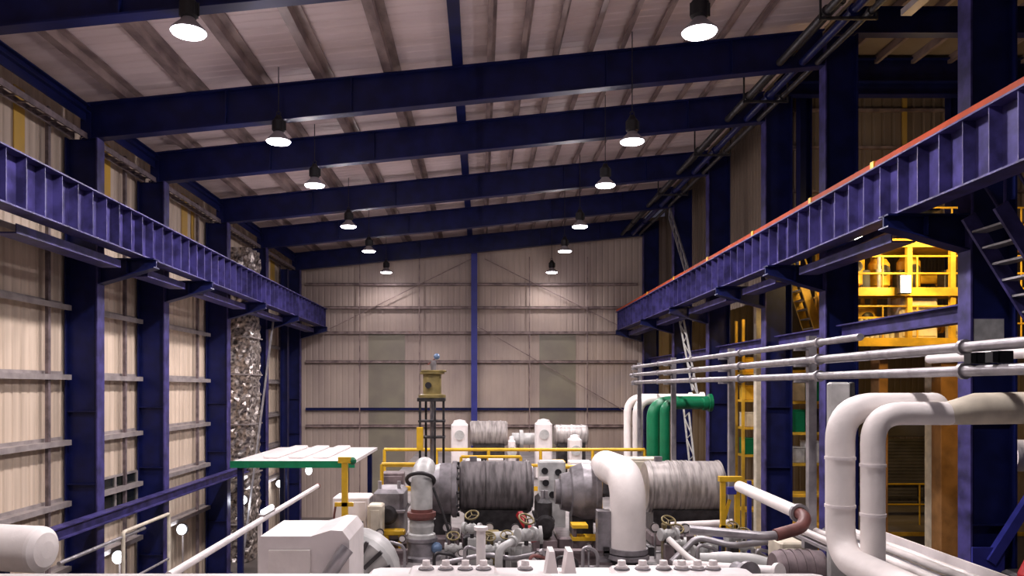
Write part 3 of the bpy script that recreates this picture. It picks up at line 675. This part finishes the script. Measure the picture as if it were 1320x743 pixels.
for q in (.35,.75,1.15): 
    c = V(-1.32+.44*math.cos(q),7.78,-1.95+.44*math.sin(q)); MB().bar(c,V(-1.32+.2*math.cos(q),7.78,-1.95+.2*math.sin(q)),.04,.04,(0,1,0)).build('rib','dark',t)
MB().box(-1.7,-.9,7.75,8.35,PZ,HC-2.3).build('base','wpaint',t)
# white duct at the lower left
t = thing('white_duct','large white rounded duct end resting by the tie beam at the frame edge','duct',V(-5.5,9,-7))
MB().tube([V(-8.2,9.6,-1.86),V(-5.12,9.0,-1.88)],[.27,.27],28,False).build('shell','white',t)
MB().lathe(V(-5.12,9.0,-1.88),(.98,-.19,0),[(0,.27),(.04,.26),(.09,.2),(.11,.1),(.115,.001)],28).build('end_cap','white',t)
for x in (-7.4,-5.6):
    yy = 9.0+(x+5.12)*-.195
    MB().box(x-.05,x+.05,yy-.05,yy+.05,0,HC-2.13).build('stand','navy',t)
# pink-lit handrail along the platform edge
t = thing('handrail','pale sloping handrail along the machine platform edge beside the foil riser','railing',V(-2.82,7.2,-3))
MB().cyl(V(-2.82,7.0,-1.7),V(-2.82,13.4,-1.7),.038,12).build('top_rail','wpaint',t)
MB().ball(V(-2.82,13.4,-1.7),.05,10).build('end_knob','rust',t)
for y in (7.2,9.9): MB().cyl(V(-2.82,y,-3),V(-2.82,y,-1.7),.03,8).build('post','wpaint',t)
# pipe frame among wall columns
t = thing('hoop_barrier','pinkish pipe hoop standing between the second and third wall columns','frame',(-8.9,19.4,0))
MB().tube(rnd([(-8.95,19.4,0),(-8.95,19.4,HC-3.62),(-8.95,22.25,HC-3.62),(-8.95,22.25,0)],.1),.05,10).build('hoop','cream',t)
MB().cyl((-8.95,19.42,HC-4.9),(-8.95,22.2,HC-4.9),.035,8).build('cross_rail','galv',t)
# bulkhead lamps
for i, (px, py, Y) in enumerate(((152,719,21.0),(234,683,25.6),(313,645,30.5),(360,624,38))):
    c = P(px,py,Y); 
    t = thing('bulkhead_lamp', f'small glowing bulkhead lamp low by the panelled wall, {ORD[i]} from the camera','lamp',(c.x,Y,c.z),'bulkhead lamps by the panelled wall')
    MB().ball(c,.15,14,1.15).build('lens','glow',t)
    MB().lathe(c+Vector((0,.03,0)),(0,1,0),[(0,.19),(.1,.19),(.12,.001)],16).build('housing','dark',t)
    MB().cyl(c+Vector((0,.1,-.1)),(c.x,Y+.1,0),.03,8).build('pole','girt',t)
    light('POINT','glow',c+Vector((.25,-.3,0)),14,(.9,.93,1),t,shadow_soft_size=.1)
t = thing('rail_highlight','short glowing strip imitating a highlight along the pale sloping handrail','lamp',V(-2.85,10,-1.62))
MB().cyl(V(-2.83,10.05,-1.61),V(-2.83,10.5,-1.61),.028,12).build('tube','glow',t); MB().box(-2.87,-2.79,10.0,10.55,HC-1.66,HC-1.64).build('holder','girt',t)  # glowing strip added as the bright highlight on the rail

# ------------------------------------------------------------------ white canopy with green edge
t = thing('flat_canopy','flat white canopy roof with a green front edge','canopy',(-6,27,0))
MB().box(-7.7,-3.95,24,29.6,HC-2.38,HC-2.28).build('roof_slab','wpaint',t)
MB().box(-7.75,-3.9,23.95,24.0,HC-2.48,HC-2.27).build('edge_trim','green',t)
for x in (-7.0,-6.2,-5.4): MB().rbox(x,x+.5,24.9,29.2,HC-2.27,HC-2.17,.03).build('roof_rib','wpaint',t)
for x in (-7.5,-4.2):
    for y in (24.2,29.3): MB().box(x-.08,x+.08,y-.08,y+.08,0,HC-2.38).build('post','navy',t)
t = thing('canopy_lamp','small white lamp hanging under the green canopy edge','lamp',P(398,606,24.1))
MB().ball(P(398,607,24.15),.1,12,1.4).build('lens','glow',t); MB().cyl(P(398,605,24.15),V((398-620)*.02415,24.15,-2.38),.02,6).build('stem','dark',t)
# white cabinet and yellow valve post
cabinet('white_cabinet','white cabinet below the yellow post beside the left-hand machine','cabinet',-2.68,-2.02,14.0,14.6,PZ,HC-1.98,'wpaint')
cabinet('beige_cabinet','narrow grey-beige cabinet between the white cabinet and the gearbox','cabinet',-1.98,-1.72,13.5,13.88,PZ,HC-2.05,'cream',hz=False)
t = thing('davit_post','yellow davit post with short arms before the canopy corner','post',V(-2.36,13.4,-3))
MB().box(-2.4,-2.3,13.35,13.45,PZ,HC-1.22).build('mast','yellow',t)
MB().box(-2.52,-2.2,13.35,13.42,HC-2.05,HC-1.98).build('arm','yellow',t); MB().box(-2.46,-2.24,13.34,13.44,HC-1.3,HC-1.2).build('head','yellow',t)
MB().tube(rnd([V(-2.5,13.38,-2.0),V(-2.55,13.38,-2.3),V(-2.48,13.38,-2.6)],.2),.02,8).build('hose','rust',t)
MB().ball(V(-2.22,13.4,-1.27),.07,10).build('cap','green',t)

# ------------------------------------------------------------------ machine train: motor, casing, base
def motor(label, x0, x1, y, z, r, mm, ribs):
    t = thing('machine_cylinder', label, 'machine', (x0,y,PZ)); c = V(x0,y,z)
    L = x1-x0
    MB().lathe(c,(1,0,0),[(0,.001),(0,r*.93),(.04,r),(L-.04,r),(L,r*.93),(L,.001)],40).build('drum',mm,t)
    for f in ribs: MB().lathe(c,(1,0,0),[(L*f,r),(L*f,r+.018),(L*f+.035,r+.018),(L*f+.035,r)],40).build('band',mm,t)
    MB().lathe(c,(1,0,0),[(L,.001),(L+.0,r*.8),(L+.03,r*.8),(L+.05,.001)],30).build('end_cover','mgrey',t)
    MB().box(x0+.1,x1-.1,y-.35,y+.35,PZ+.22,HC+z-r*.82).build('saddle','dark',t)
    MB().rbox(x0+.03,x1+.1,y-.55,y+.55,PZ,PZ+.22,.03).build('base_frame','mauve',t)
    MB().box(x0+.2,x0+.34,y-.05,y+.05,HC+z+r-.02,HC+z+r+.09).build('lifting_eye','mgrey',t)
    return t
motor('dark steel cylinder machine in the middle with a black underside',-.42,.98,15.2,-1.94,.5,'dgrey',(.05,.33,.37,.62,.93))
motor('grey ribbed cylinder machine beyond the thick white elbow pipe',3.2,4.68,15.2,-1.94,.5,'rgrey',(.06,.3,.36,.42,.48,.54,.96))
def volute(label, x, y, z, r, flip=1):
    t = thing('compressor_casing', label, 'machine', (x,y,PZ)); c = V(x,y,z)
    MB().lathe(c,(1,0,0),[(0,.001),(0,r*.42),(.1,r*.45),(.1,r*.62),(.28,r*.7),(.3,r*.86),(.5,r),(.72,r),(.74,r*1.08),(.82,r*1.08),(.84,r*.9),(.84,.001)],36).build('casing','mgrey',t)
    for k in range(12):
        a = k*math.pi/6; MB().lathe(c+Vector((.82,r*1.0*math.cos(a),r*1.0*math.sin(a))),(1,0,0),[(0,.03),(.05,.03),(.05,.001)],6).build('bolt','dark',t)
    MB().box(x+.3,x+.7,y-.25,y+.25,PZ+.22,HC+z-r*.8).build('pedestal','dark',t)
    MB().rbox(x,x+.86,y-.55,y+.55,PZ,PZ+.22,.03).build('base_frame','mauve',t)
    return t
volute('grey stepped casing between the pale valve pipe and the dark cylinder',-1.28,14.9,-1.95,.5)
volute('grey stepped casing left of the thick white elbow pipe',1.42,14.9,-2.0,.55)
def gearbox(label, x0,x1,y0,y1,z1, mm):
    t = thing('gearbox', label, 'machine', ((x0+x1)/2,(y0+y1)/2,PZ))
    MB().rbox(x0,x1,y0,y1,PZ+.2,HC+z1,.07).build('housing',mm,t)
    MB().rbox(x0-.04,x1+.04,y0-.04,y1+.04,HC+z1-.42,HC+z1-.36,.01).build('split_flange',mm,t)
    MB().lathe(((x0+x1)/2,y0,HC+z1-.45),(0,-1,0),[(0,.001),(0,.17),(.06,.17),(.08,.12),(.08,.001)],20).build('bearing_cap','dark',t)
    MB().box(x0-.08,x1+.08,y0-.08,y1+.08,PZ,PZ+.2).build('base_frame','mauve',t)
    for x in (x0+.1,x1-.1): MB().cyl((x,y0+.2,HC+z1-.01),(x,y0+.2,HC+z1+.14),.035,8).build('vent','galv',t)
    return t
gearbox('lavender grey gearbox beside the pale valve pipe',-1.95,-1.4,14.0,14.9,-1.85,'mgrey')
gearbox('dark gearbox between the red bar and the stepped casing',1.04,1.31,14.2,15.2,-2.05,'dark')
# long mauve base beams
for i, (x0,x1,y) in enumerate(((-2.0,-1.25,13.2),(.95,2.35,13.2))):
    t = thing('base_beam', ['mauve base beam below the gearbox of the pale valve pipe','mauve base beam below the dark gearbox and white elbow pipe'][i],'beam',(x0,y,PZ))
    MB().box(x0,x1,y-.1,y+.1,PZ,PZ+.04).build('bottom_flange','mauve',t); MB().box(x0,x1,y-.015,y+.015,PZ+.04,PZ+.2).build('web','mauve',t); MB().box(x0,x1,y-.1,y+.1,PZ+.2,PZ+.24).build('top_flange','mauve',t)
# pale valve pipe
t = thing('valve_pipe','pale grey upright valve pipe with a hooked elbow and brown gasket','pipe',V(-1.05,13.6,-3))
X = -1.04; Y = 13.6
MB().tube(rnd([V(X,Y,-2.12),V(X,Y,-1.52),V(X+.02,Y+.55,-1.45)],.3,9),[.17]*12 if 0 else .19,22).build('elbow','lgrey',t)
MB().lathe(V(X,Y,-2.3),(0,0,1),[(0,.001),(0,.22),(.05,.25),(.12,.25),(.12,.19),(.18,.19)],22).build('gasket','rust',t)
MB().lathe(V(X,Y,-2.62),(0,0,1),[(0,.24),(.06,.24),(.08,.2),(.2,.22),(.3,.2),(.32,.25)],22).build('valve_body','lgrey',t)
MB().lathe(V(X,Y,-3.0),(0,0,1),[(0,.34),(.06,.34),(.08,.26),(.3,.26),(.32,.28),(.38,.28),(.38,.001)],22).build('pedestal','mgrey',t)
MB().ball(V(X+.27,Y-.15,-2.78),.1,12).build('gauge','bluegr',t)
MB().tube(rnd([V(X+.2,Y,-1.75),V(X+.42,Y-.1,-2.3),V(X+.55,Y-.1,-2.75)],.3),.025,8).build('impulse_tube','dark',t)
MB().ring(V(X-.02,Y-.02,-1.62),(0,.6,.8),.24,.035,22,8).build('collar','dark',t)
# thick white elbow pipe
t = thing('white_elbow_pipe','thick white lagged elbow pipe in front of the ribbed cylinder','pipe',V(2.5,13.2,-3))
X = 2.5; Y = 13.2
MB().tube(rnd([V(X,Y,-2.72),V(X,Y,-1.5),V(X-.12,Y+1.6,-1.5)],.55,10),.3,28).build('lagging','white',t)
MB().lathe(V(X,Y,-2.9),(0,0,1),[(0,.001),(0,.36),(.07,.36),(.07,.3),(.1,.34),(.18,.34),(.18,.3)],26).build('flange','mgrey',t)
MB().lathe(V(X,Y,-3.0),(0,0,1),[(0,.3),(.1,.3)],20).build('stub','dark',t)
for s in (-1,1): MB().box(X+s*.38-.05,X+s*.38+.05,Y-.1,Y+.1,HC-2.85,HC-2.7).build('lug','dark',t)
MB().box(X-.52,X-.3,Y-.06,Y+.2,PZ,HC-2.1).build('support_post','mgrey',t)
# red diagonal bar
tag(MB().bar(P(669,662,14.0),P(690,697,13.6),.1,.1).build('red_bar','red'),'red diagonal bar leaning beside the dark gearbox','bar')
# white panel column with gauges
t = thing('gauge_panel','pale upright gauge panel between the two cylinder machines','panel',V(1.3,16.4,-3))
MB().rbox(1.22,1.78,16.3,16.7,PZ,HC-1.55,.03).build('body','lgrey',t)
for x, z in ((1.34,-1.75),(1.62,-1.78),(1.36,-2.0),(1.5,-2.25)): MB().lathe((x,16.3,HC+z),(0,-1,0),[(0,.07),(.04,.07),(.04,.05),(.035,.001)],16).build('gauge','black',t)
MB().rbox(1.22,1.42,16.26,16.3,HC-1.95,HC-1.87,.005).build('nameplate','wpaint',t)
# tall actuator tower
t = thing('actuator_tower','tall dark actuator tower with an olive head rising above the railing','machine',V(-1.1,17,-3))
cx, cy = -1.07, 17.0
for x, y in ((-1.32,16.8),(-1.22,17.2),(-1.0,16.8),(-.82,17.0)): MB().box(x-.025,x+.025,y-.025,y+.025,PZ,HC-.28).build('leg','dark',t)
for z in (-1.1,-.75): MB().box(-1.36,-.78,16.76,17.22,HC+z,HC+z+.04).build('brace_plate','dark',t)
MB().rbox(-1.38,-.78,16.72,17.25,HC-.3,HC-.22,.01).build('base_plate','dark',t)
MB().lathe(V(cx,cy,-.22),(0,0,1),[(0,.3),(.06,.3),(.08,.2),(.5,.2),(.52,.27),(.56,.27),(.56,.001)],24).build('head','olive',t)
MB().lathe(V(cx-.07,cy-.2,.05),(0,-1,0),[(-.06,.07),(.04,.07),(.04,.001)],14).build('indicator','black',t)
MB().rbox(-1.3,-.76,16.8,17.2,HC+.34,HC+.38,.01).build('top_plate','olive',t)
MB().cyl(V(cx+.03,cy,.38),V(cx+.03,cy,.6),.06,12).build('spindle','mgrey',t)
MB().ball(V(cx+.1,cy,.68),.07,10).build('knob','bluegr',t); MB().bar(V(cx-.1,cy,.5),V(cx+.1,cy,.66),.03,.03).build('lever','rust',t)
MB().cyl(V(-1.08,17,-2.9),V(-1.08,17,-.3),.04,10).build('stem','galv',t)
MB().rbox(-1.38,-1.24,16.6,16.72,HC-1.35,HC-.85,.01).build('warning_plate','yellow',t)

# ------------------------------------------------------------------ back machines
def backunit(px0, px1, py, mm, label, Y=26, r=.42):
    x0,x1 = (px0-620)*Y/F,(px1-620)*Y/F; z = (500-py)*Y/F
    t = thing('machine_cylinder', label, 'machine', (x0,Y,PZ)); c = V(x0,Y,z); L = x1-x0
    MB().lathe(c,(1,0,0),[(0,.001),(0,r*.9),(.05,r),(L-.05,r),(L,r*.9),(L,.001)],32).build('drum',mm,t)
    for f in (.2,.5,.8): MB().lathe(c,(1,0,0),[(L*f,r),(L*f,r+.02),(L*f+.04,r+.02),(L*f+.04,r)],32).build('band',mm,t)
    MB().box(x0+.1,x1-.1,Y-.3,Y+.3,PZ,HC+z-r*.8).build('saddle','dark',t)
backunit(606,654,559,'rgrey','grey cylinder machine behind the railing below the blue post')
backunit(714,757,561,'rgrey','small grey cylinder machine behind the railing near the slim white pipes',r=.34)
def whitecasing(px0,px1,py0,label,Y=25.6):
    x0,x1 = (px0-620)*Y/F,(px1-620)*Y/F; z = (500-py0)*Y/F
    t = thing('white_casing', label, 'machine', (x0,Y,PZ))
    MB().rbox(x0,x1,Y-.3,Y+.4,PZ,HC+z-.12,.06).build('body','wpaint',t)
    MB().lathe(V((x0+x1)/2,Y,z-.12),(0,0,1),[(0,(x1-x0)*.42),(.08,(x1-x0)*.36),(.12,.001)],18).build('dome','wpaint',t)
    MB().lathe(((x0+x1)/2,Y-.3,HC+z-.5),(0,-1,0),[(0,.16),(.06,.16),(.06,.001)],16).build('port','lgrey',t)
whitecasing(582,603,541,'white domed casing beside the grey cylinder behind the railing')
whitecasing(690,711,540,'white domed casing in the middle behind the railing')
whitecasing(733,749,560,'short white casing below the small grey cylinder',24.9)
whitecasing(655,664,562,'narrow white casing after the grey cylinder behind the railing')
tag(MB().box(1.2,1.3,26.25,26.35,HC-3,HC-1.93).build('pipe_stand','mauve'),'brown stand under the pale pipe behind the railing','stand')
t = thing('back_pipe','pale pipe joining the machines behind the railing','pipe',P(664,568,26))
MB().cyl(P(660,566,26.3),P(690,566,26.3),.2,16).build('shell','lgrey',t)
MB().lathe(P(672,566,26.3),(1,0,0),[(-.06,.2),(-.06,.3),(.06,.3),(.06,.2)],18).build('flange','lgrey',t)

# ------------------------------------------------------------------ yellow railings on the platform
railing('yellow_railing','long yellow railing across the platform behind the machines',[(-3.4+.6,22.5,PZ),(4.75,22.5,PZ)],1.2,'yellow',(1,.62),.05,1.5,toe=True)
railing('yellow_railing','yellow railing in front of the actuator tower',[(-2.3,18.0,PZ),(-1.5,18.0,PZ)],1.22,'yellow',(1,.55),.045,.8)
railing('yellow_railing','yellow railing piece behind the gauge panel',[(1.85,17.8,PZ),(2.75,17.8,PZ)],1.18,'yellow',(1,.6),.045,.9)
railing('yellow_railing','yellow railing in front of the railing by the dark cylinder',[(-.5,19.5,PZ),(1.0,19.5,PZ)],1.06+.2,'yellow',(1,.7),.04,1.5)
t = thing('safety_barrier','yellow safety barrier at the end of the ribbed cylinder','frame',V(4.35,13.5,-3))
for x in (4.22,4.47): MB().box(x-.04,x+.04,13.5,13.58,PZ,HC-1.6).build('post','yellow',t)
MB().box(4.15,4.55,13.48,13.6,HC-1.64,HC-1.55).build('top_bar','yellow',t); MB().box(4.17,4.52,13.5,13.58,HC-2.5,HC-2.4).build('cross_bar','yellow',t)
MB().bar((4.22,13.54,HC-2.4),(4.34,13.54,HC-1.95),.05,.05).build('brace','yellow',t)
MB().rbox(4.26,4.42,13.4,13.5,HC-1.85,HC-1.72,.01).build('box','blue',t)
tag(MB().box(4.58,4.64,13.3,13.36,PZ,HC-1.6).build('blue_post','blue'),'thin blue post beside the yellow safety barrier','post')
# striped step
t = thing('warning_step','yellow edged step under the stepped casing by the elbow pipe','step',V(1.6,13.9,-3))
MB().box(1.62,2.1,13.75,14.1,HC-2.72,HC-2.66).box(1.62,1.9,13.75,14.1,HC-2.5,HC-2.44).build('tread','yellow',t)
MB().box(1.64,1.7,13.8,14.05,PZ,HC-2.5).box(2.0,2.06,13.8,14.05,PZ,HC-2.72).build('bracket','mauve',t)
tag(MB().rbox(-1.75,-1.35,13.7,13.9,HC-2.62,HC-2.52,.02).box(-1.7,-1.64,13.72,13.88,PZ,HC-2.6).box(-1.46,-1.4,13.72,13.88,PZ,HC-2.6).build('yellow_step','yellow'),'small yellow step in front of the lavender grey gearbox','step')

# ------------------------------------------------------------------ valves and small pipework
def make_valve(loc, label):
    t = thing('hand_valve', label, 'valve', loc, 'small valves among the machines'); x,y,z = loc
    MB().ball((x,y,z+.14),.085,12).build('body','lgrey',t)
    for s in (-1,1): MB().lathe((x,y,z+.14),(s,0,0),[(.06,.05),(.1,.05),(.1,.09),(.14,.09),(.14,.001)],14).build('flange','lgrey',t)
    MB().cyl((x,y,z),(x,y,z+.1),.03,8).build('foot','dark',t)
    MB().cyl((x,y,z+.2),(x,y,z+.34),.025,8).build('stem','dark',t)
    w = MB().ring((x,y,z+.34),(0,-.5,.8),.1,.014,18,6).build('handwheel','olive',t)
    g = MB()
    for k in range(3):
        a = k*2.094; g.cyl((x,y,z+.34),(x+.1*math.cos(a),y+.085*math.sin(a),z+.34+.053*math.sin(a)),.008,6)
    g.build('spoke','olive',w); return t
vs = [((-.45,12.6),'hand valve under the dark cylinder next to the valve pipe'),
      ((-.15,12.9),'hand valve under the dark cylinder, second from the valve pipe'),
      ((.12,12.4),'hand valve under the middle of the dark cylinder'),
      ((.42,12.7),'hand valve beside the white upright stub'),
      ((.72,12.3),'hand valve between the white stub and the red bar'),
      ((3.0,12.4),'hand valve just past the elbow pipe under the ribbed cylinder'),
      ((3.25,12.9),'hand valve second past the elbow pipe under the ribbed cylinder'),
      ((3.5,12.3),'hand valve third past the elbow pipe, low among the tubes'),
      ((3.75,12.8),'hand valve under the far half of the ribbed cylinder'),
      ((4.0,12.3),'hand valve below the yellow safety barrier'),
      ((4.3,12.7),'hand valve at the foot of the thin blue post')]
v0 = None
for (x, y), lab in vs:
    z = PZ+random.choice((.25,.35,.5)); loc = (x,y,z)
    t = make_valve(loc, lab) if v0 is None else dup(v0, loc, lab, random.uniform(-.6,.6), random.uniform(.9,1.25))
    if v0 is None: v0 = t
    tag(MB().rbox(x-.07,x+.07,y-.07,y+.07,PZ,z-.002,.01).build('valve_stand',random.choice(['mauve','lgrey','dark'])), 'stub stand of the '+lab.replace('hand valve','valve',1), 'stand')
tubes = [([(-.55,12.2,-2.75),(.1,12.1,-2.6),(.5,12.2,-2.7),(.95,12.0,-2.55)],.04,'galv','bent grey tube running in front of the hand valves below the dark cylinder'),
         ([(0,11.6,-3),(0,11.6,-2.5),(0,11.6,-2.1)],.07,'wpaint','white upright stub pipe in front of the dark cylinder'),
         ([(.27,11.8,-3),(.27,11.8,-2.45),(.5,12.1,-2.4)],.06,'lgrey','light grey bent stub pipe beside the white one'),
         ([(.2,12.9,-2.5),(1.0,12.9,-2.45)],.1,'lgrey','short horizontal grey pipe under the dark cylinder end'),
         ([(2.85,11.8,-2.3),(3.1,11.5,-2.55),(3.45,11.0,-2.65)],.045,'white','pale sloping tube leading from the elbow pipe to the casing'),
         ([(2.95,12.0,-2.7),(3.4,12.2,-2.35),(3.9,12.0,-2.45),(4.5,12.1,-2.4)],.05,'galv','wavy grey tube below the ribbed cylinder'),
         ([(3.3,11.5,-3),(3.3,11.5,-2.5),(3.75,11.4,-2.45),(3.75,11.4,-3)],.05,'wpaint','white hoop tube in front of the ribbed cylinder valves'),
         ([(3.0,10.6,-2.35),(3.6,10.4,-2.3),(4.2,10.2,-2.45)],.09,'lgrey','thick pale tube lying before the loop pipe'),
         ([(2.4,9.6,-2.2),(2.9,9.2,-2.15),(3.3,8.6,-2.05)],.07,'wpaint','white tube sloping toward the camera at the casing end'),
         ([(3.4,14.3,-2.55),(4.6,14.3,-2.5)],.07,'wpaint','white horizontal pipe under the ribbed cylinder')]
for pts, r, mm, lab in tubes:
    o = thing('small_pipe', lab, 'pipe', V(*pts[0])); q = rnd([V(*p) for p in pts],.15)
    MB().tube(q,r,12).build('shell',mm,o)
    d = (q[-1]-q[-2]).normalized(); MB().lathe(q[-1],d,[(-.03,r),(-.03,r*1.5),(.02,r*1.5),(.02,.001)],14).build('flange',mm,o)
    g = MB().bar((q[len(q)//2].x,q[len(q)//2].y,PZ),q[len(q)//2]-Vector((0,0,r)),.05,.05).build('support','dark',o)
def make_gauge(loc, label):
    t = thing('pressure_gauge', label, 'gauge', loc, 'pressure gauges among the machines'); x,y,z = loc
    MB().cyl((x,y,z),(x,y,z+.42),.018,8).build('stalk','galv',t)
    MB().lathe((x,y,z+.48),(0,-1,0),[(-.03,.001),(-.03,.07),(.03,.075),(.03,.06)],16).build('case','dark',t)
    MB().lathe((x,y,z+.48),(0,-1,0),[(.02,.06),(.022,.001)],16).build('dial','wpaint',t)
    MB().cyl((x,y,z+.1),(x+.1,y,z+.1),.02,8).build('branch','galv',t); return t
g0 = None
for x,y,z,lab in ((-1.75,13.45,-2.75,'pressure gauge in front of the lavender gearbox'),(-1.35,13.3,-2.75,'pressure gauge close to the pale valve pipe'),(-.6,13.6,-2.6,'pressure gauge right of the pale valve pipe pedestal'),
    (-.3,12.2,-3,'pressure gauge before the dark filter box'),(.15,13.6,-2.6,'pressure gauge behind the olive lubricator box'),(.6,13.5,-2.55,'pressure gauge under the dark cylinder end'),(.88,12.0,-2.9,'pressure gauge near the foot of the red bar'),
    (1.75,12.6,-3,'pressure gauge before the yellow edged step'),(3.05,13.6,-2.6,'pressure gauge tight beside the white elbow pipe'),(3.55,13.5,-2.55,'pressure gauge under the ribbed cylinder middle'),(3.9,11.2,-3,'pressure gauge between the pale tubes and the loop pipe'),(2.85,10.8,-3,'pressure gauge at the start of the long pale box'),(4.1,12.9,-2.8,'pressure gauge at the foot of the safety barrier')):
    loc = (x,y,HC-3); l2 = Vector(loc); sc_ = 1.15 if z > -2.7 else .85
    if g0 is None: g0 = make_gauge(loc, lab)
    else: dup(g0, loc, lab, 0, sc_)
for n, (p0, mm, lab) in enumerate((((-1.9,12.9),'dark','bundle tube bent low before the mauve base beam'),((-1.55,12.6),'galv','second thin tube bent low before the mauve base beam'),((-.75,12.4),'dark','dark thin tube arching beside the valve pipe pedestal'),((-.25,11.9),'galv','thin tube arching before the olive lubricator box'),
    ((.75,11.9),'rust','red-brown thin tube arching beside the white low box'),((1.2,12.4),'dark','dark thin tube arching below the dark gearbox'),((1.6,12.2),'galv','thin tube arching below the stepped casing by the elbow'),((2.95,11.6),'dark','dark thin tube arching just past the elbow pipe'),
    ((3.35,12.0),'galv','thin tube arching in front of the narrow olive box'),((3.65,11.8),'dark','dark thin tube arching below the ribbed cylinder'),((3.95,11.6),'rust','red-brown thin tube arching near the safety barrier foot'),((4.25,12.0),'galv','thin tube arching before the thin blue post'))):
    x,y = p0; h = .3+.07*((n*3)%5); wd = .25+.05*(n%3)
    tag(MB().tube(rnd([(x,y,HC-3),(x,y,HC-3+h),(x+wd,y+.1,HC-3+h*.8),(x+wd,y+.1,HC-3)],.12),.028,8).build('bent_tube',mm),lab,'tube','bent tubes among the machines')
for x0,x1,y,z,mm,lab in ((1.9,2.25,20.6,-1.95,'yellow','yellow box behind the gauge panel under the long railing'),(2.4,3.0,21,-2.0,'wpaint','white box under the long railing before the slim white pipes'),(.2,.6,20.8,-1.9,'wpaint','white box under the long railing above the dark cylinder'),(-.4,.0,21,-1.95,'wpaint','white box behind the dark cylinder next to the tower'),(3.2,3.9,21.3,-2.0,'dark','dark box under the long railing before the green pipes'),(-2.6,-2.0,20,-2.2,'mauve','brown box under the long railing left of the tower'),(3.6,4.4,18.9,-1.72,'cream','pale tank box rising behind the ribbed cylinder')):
    cabinet('equipment_box', lab, 'box', x0,x1,y,y+.5,HC-3,HC+z,mm)
# small equipment boxes
for (x0,x1,y0,y1,z0,z1,mm,lab) in ((.02,.32,13.1,13.4,-3,-2.45,'olive','olive lubricator box with pale fittings below the dark cylinder'),
        (.45,.85,12.9,13.3,-3,-2.6,'lgrey','light grey junction box under the dark cylinder end'),
        (.55,1.05,11.2,11.8,-3,-2.62,'wpaint','white low box in front of the red bar'),
        (3.15,3.3,13.4,13.6,-3,-2.35,'olive','narrow olive box under the ribbed cylinder'),
        (3.95,4.2,13.4,13.6,-3,-2.45,'blue','small blue box under the ribbed cylinder end'),
        (4.25,4.6,11.0,11.5,-3,-2.2,'cream','beige box behind the looping pipe'),
        (3.0,3.9,9.9,10.3,-3,-2.52,'lgrey','long pale box below the looping pipe'),
        (-.3,0,13.0,13.3,-3,-2.5,'dark','dark filter box at the start of the dark cylinder')):
    cabinet('equipment_box', lab, 'box', x0,x1,y0,y1,HC+z0,HC+z1,mm)
t = thing('mauve_tank','mauve ribbed tank at the foot of the white pipe bend','tank',V(3.9,9.5,-3))
MB().lathe(V(3.35,8.9,-2.1),(1,0,0),[(0,.001),(0,.2),(.04,.23),(.55,.23),(.55,.001)],24).build('shell','mauve',t)
for f in (.1,.2,.3,.4): MB().lathe(V(3.35+f,8.9,-2.1),(1,0,0),[(0,.23),(0,.245),(.03,.245),(.03,.23)],24).build('rib','mauve',t)
MB().box(3.4,3.85,8.75,9.05,PZ,HC-2.28).build('saddle','dark',t)
# person-free: cylindrical hoses coiled on right platform edge
t = thing('dark_pump','small dark pump beside the mauve tank','pump',V(3.1,8.6,-3))
MB().lathe(V(2.95,8.7,-2.08),(.3,-1,0),[(-.15,.001),(-.15,.1),(.05,.1),(.05,.15),(.1,.15),(.1,.001)],18).build('body','mgrey',t)
MB().box(2.9,3.05,8.6,8.85,PZ,HC-2.17).build('foot','dark',t)

# ------------------------------------------------------------------ sodium lights of the side hall
def sodium(p, aim, e, ang=110):
    o = light('SPOT','sodium_lamp',V(*p),e*.42,(1,.64,.17),spot_size=math.radians(ang),spot_blend=.6,shadow_soft_size=.25)
    o.rotation_euler = (Vector(aim)-Vector(p)).to_track_quat('-Z','Y').to_euler()
for p, aim, e in (((11.6,19.4,4.6),(12.0,23,2.2),1500),((14.4,19.4,4.6),(14.2,23,2.2),1300),((13.5,27,4.6),(13,30,-3),700),((10.6,27.4,3.4),(10.6,29.8,0),420),((10.8,24.3,3.6),(10.9,26.4,0),260),((18.5,30,3),(19,36,-4),700),((11.5,35,3),(10.5,38,0),300)):
    sodium(p, aim, e)
light('POINT','upper_wall_fill',V(12.5,21.5,6.4),40,(1,.75,.45),shadow_soft_size=.3)  # weak fill without a fixture, added to brighten the brown upper wall
light('POINT','floodlight_beam',(12.0,21.6,HC+3.3),90,(1,.75,.4),shadow_soft_size=.15)

# ------------------------------------------------------------------ world, camera, view
w = bpy.data.worlds.new('World'); bpy.context.scene.world = w; w.use_nodes = True
bg = w.node_tree.nodes['Background']; bg.inputs['Color'].default_value = (.72,.66,.95,1); bg.inputs['Strength'].default_value = .045
cam = bpy.data.cameras.new('Camera'); co = bpy.data.objects.new('Camera', cam); C.objects.link(co)
co.location = (0,0,HC); co.rotation_euler = (math.radians(90),0,0)
cam.sensor_width = 36; cam.lens = 36*F/1320; cam.shift_x = 40/1320; cam.shift_y = 128.5/1320
cam.clip_start = .1; cam.clip_end = 300
sc = bpy.context.scene; sc.camera = co
sc.view_settings.view_transform = 'Standard'; sc.view_settings.look = 'None'
sc.view_settings.exposure = .24; sc.view_settings.gamma = 1; sc.view_settings.use_curve_mapping = False
sc.cycles.use_denoising = True
